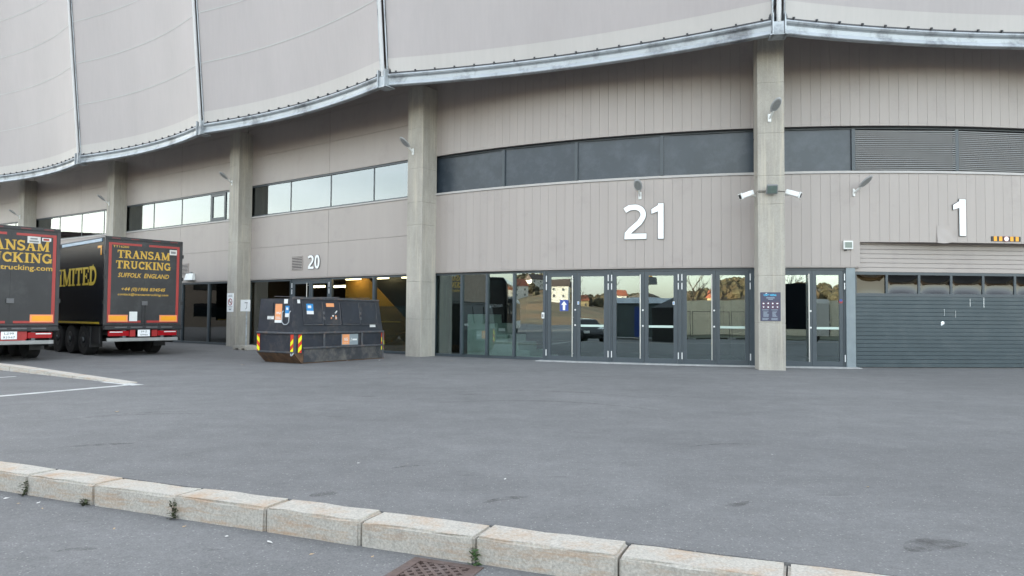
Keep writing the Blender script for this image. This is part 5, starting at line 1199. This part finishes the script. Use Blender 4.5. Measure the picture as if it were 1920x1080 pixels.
link('boom', MB().path([(1.2, -.2, 1.8), (3.2, -.2, 4.0), (5.2, -.2, 3.2)], .22, 6), M['yellow_m'], r); link('dipper_arm', MB().path([(5.2, -.2, 3.3), (5.6, -.2, 1.0)], .18, 6), M['yellow_m'], r); link('bucket', MB().prism([(5.2, .3), (6.1, .3), (6.0, 1.1), (5.3, 1.1)], -.7, .3), M['grey_trim'], r)
r = thing('noise_barrier', 'long pale barrier wall on the far side of the road', 'wall', (10, -21, 0), 0)
for k in range(14): link('panel', MB().box(-20 + k * 3.6 + .02, -20 + (k + 1) * 3.6 - .02, -.1, .1, -.9, 2.9), M['beige_wall'], r)
tag(link('verge', MB().box(-14, 60, -24, -9.5, -.88, -.10), M['earth']), kind='structure')
def post(x, y, label):
    r = thing('lamp_post', label, 'lamp post', (x, y, -.1), 0, 'lamp posts across the road')
    link('pole', MB().tube((0, 0, 0), (0, 0, 7.5), .12, .07, 10), M['beige_wall'], r); link('arm', MB().path([(0, 0, 7.5), (0, 1.2, 7.9)], .05, 6), M['beige_wall'], r); link('lamp_head', MB().box(-.14, .14, 1.1, 1.75, 7.84, 7.98), M['lamp_grey'], r); link('base_plate', MB().box(-.2, .2, -.2, .2, 0, .06), M['galv'], r)
post(-1.6, -15, 'lamp post behind the fence, nearer the gazebo'); post(.9, -13.8, 'lamp post behind the fence, nearer the box lorry')
for k in range(6):
    r = thing('fence_panel', 'mesh fence panel along the far side of the road', 'fence', (-3.5 + k * 2.55, -8.3 - k * .25, ROADZ), -.1, 'fence panels across the road')
    f = MB().path([(-1.2, 0, .1), (-1.2, 0, 2.0), (1.2, 0, 2.0), (1.2, 0, .1), (-1.2, 0, .1)], .022, 6); link('frame', f, M['black_trim'], r)
    wv = MB()
    for q in range(15): wv.tube((-1.1 + q * .157, 0, .1), (-1.1 + q * .157, 0, 2.0), .004, n=4, cap=False)
    for q in range(8): wv.tube((-1.2, .005, .3 + q * .22), (1.2, .005, .3 + q * .22), .004, n=4, cap=False)
    tag(link('mesh_wires', wv.mesh('mesh_wires', fix=False), M['grey_trim'], r), kind='stuff')
    link('foot', MB().box(-1.5, -.95, -.12, .12, 0, .13), M['concrete_pale'], r)
r = thing('box_lorry', 'white cabbed box lorry parked behind the viewer', 'lorry', (14.6, -3.6, ROADZ), -math.pi / 2)
link('cab', MB().prism([(-1.2, .5), (1.2, .5), (1.2, 2.5), (1.0, 2.75), (-1.0, 2.75), (-1.2, 2.5)], -1.9, 0), M['house_w'], r); link('cab_front', MB().box(-1.1, 1.1, .0, .08, .5, 1.3), M['black_trim'], r); link('windscreen', MB().box(-1.08, 1.08, .0, .06, 1.4, 2.4), M['coach_glass'], r)
link('box_body', MB().box(-1.25, 1.25, -8.2, -2.0, .9, 3.7), M['black_paint'], r)
for sx in (-1, 1):
    link('headlight', MB().box(sx * .85 - .2, sx * .85 + .2, .06, .1, .7, .95), M['red_lens'], r)
    for yy in (-1.0, -6.5): wheel(r, sx * 1.0, yy, .48, .3, sx)
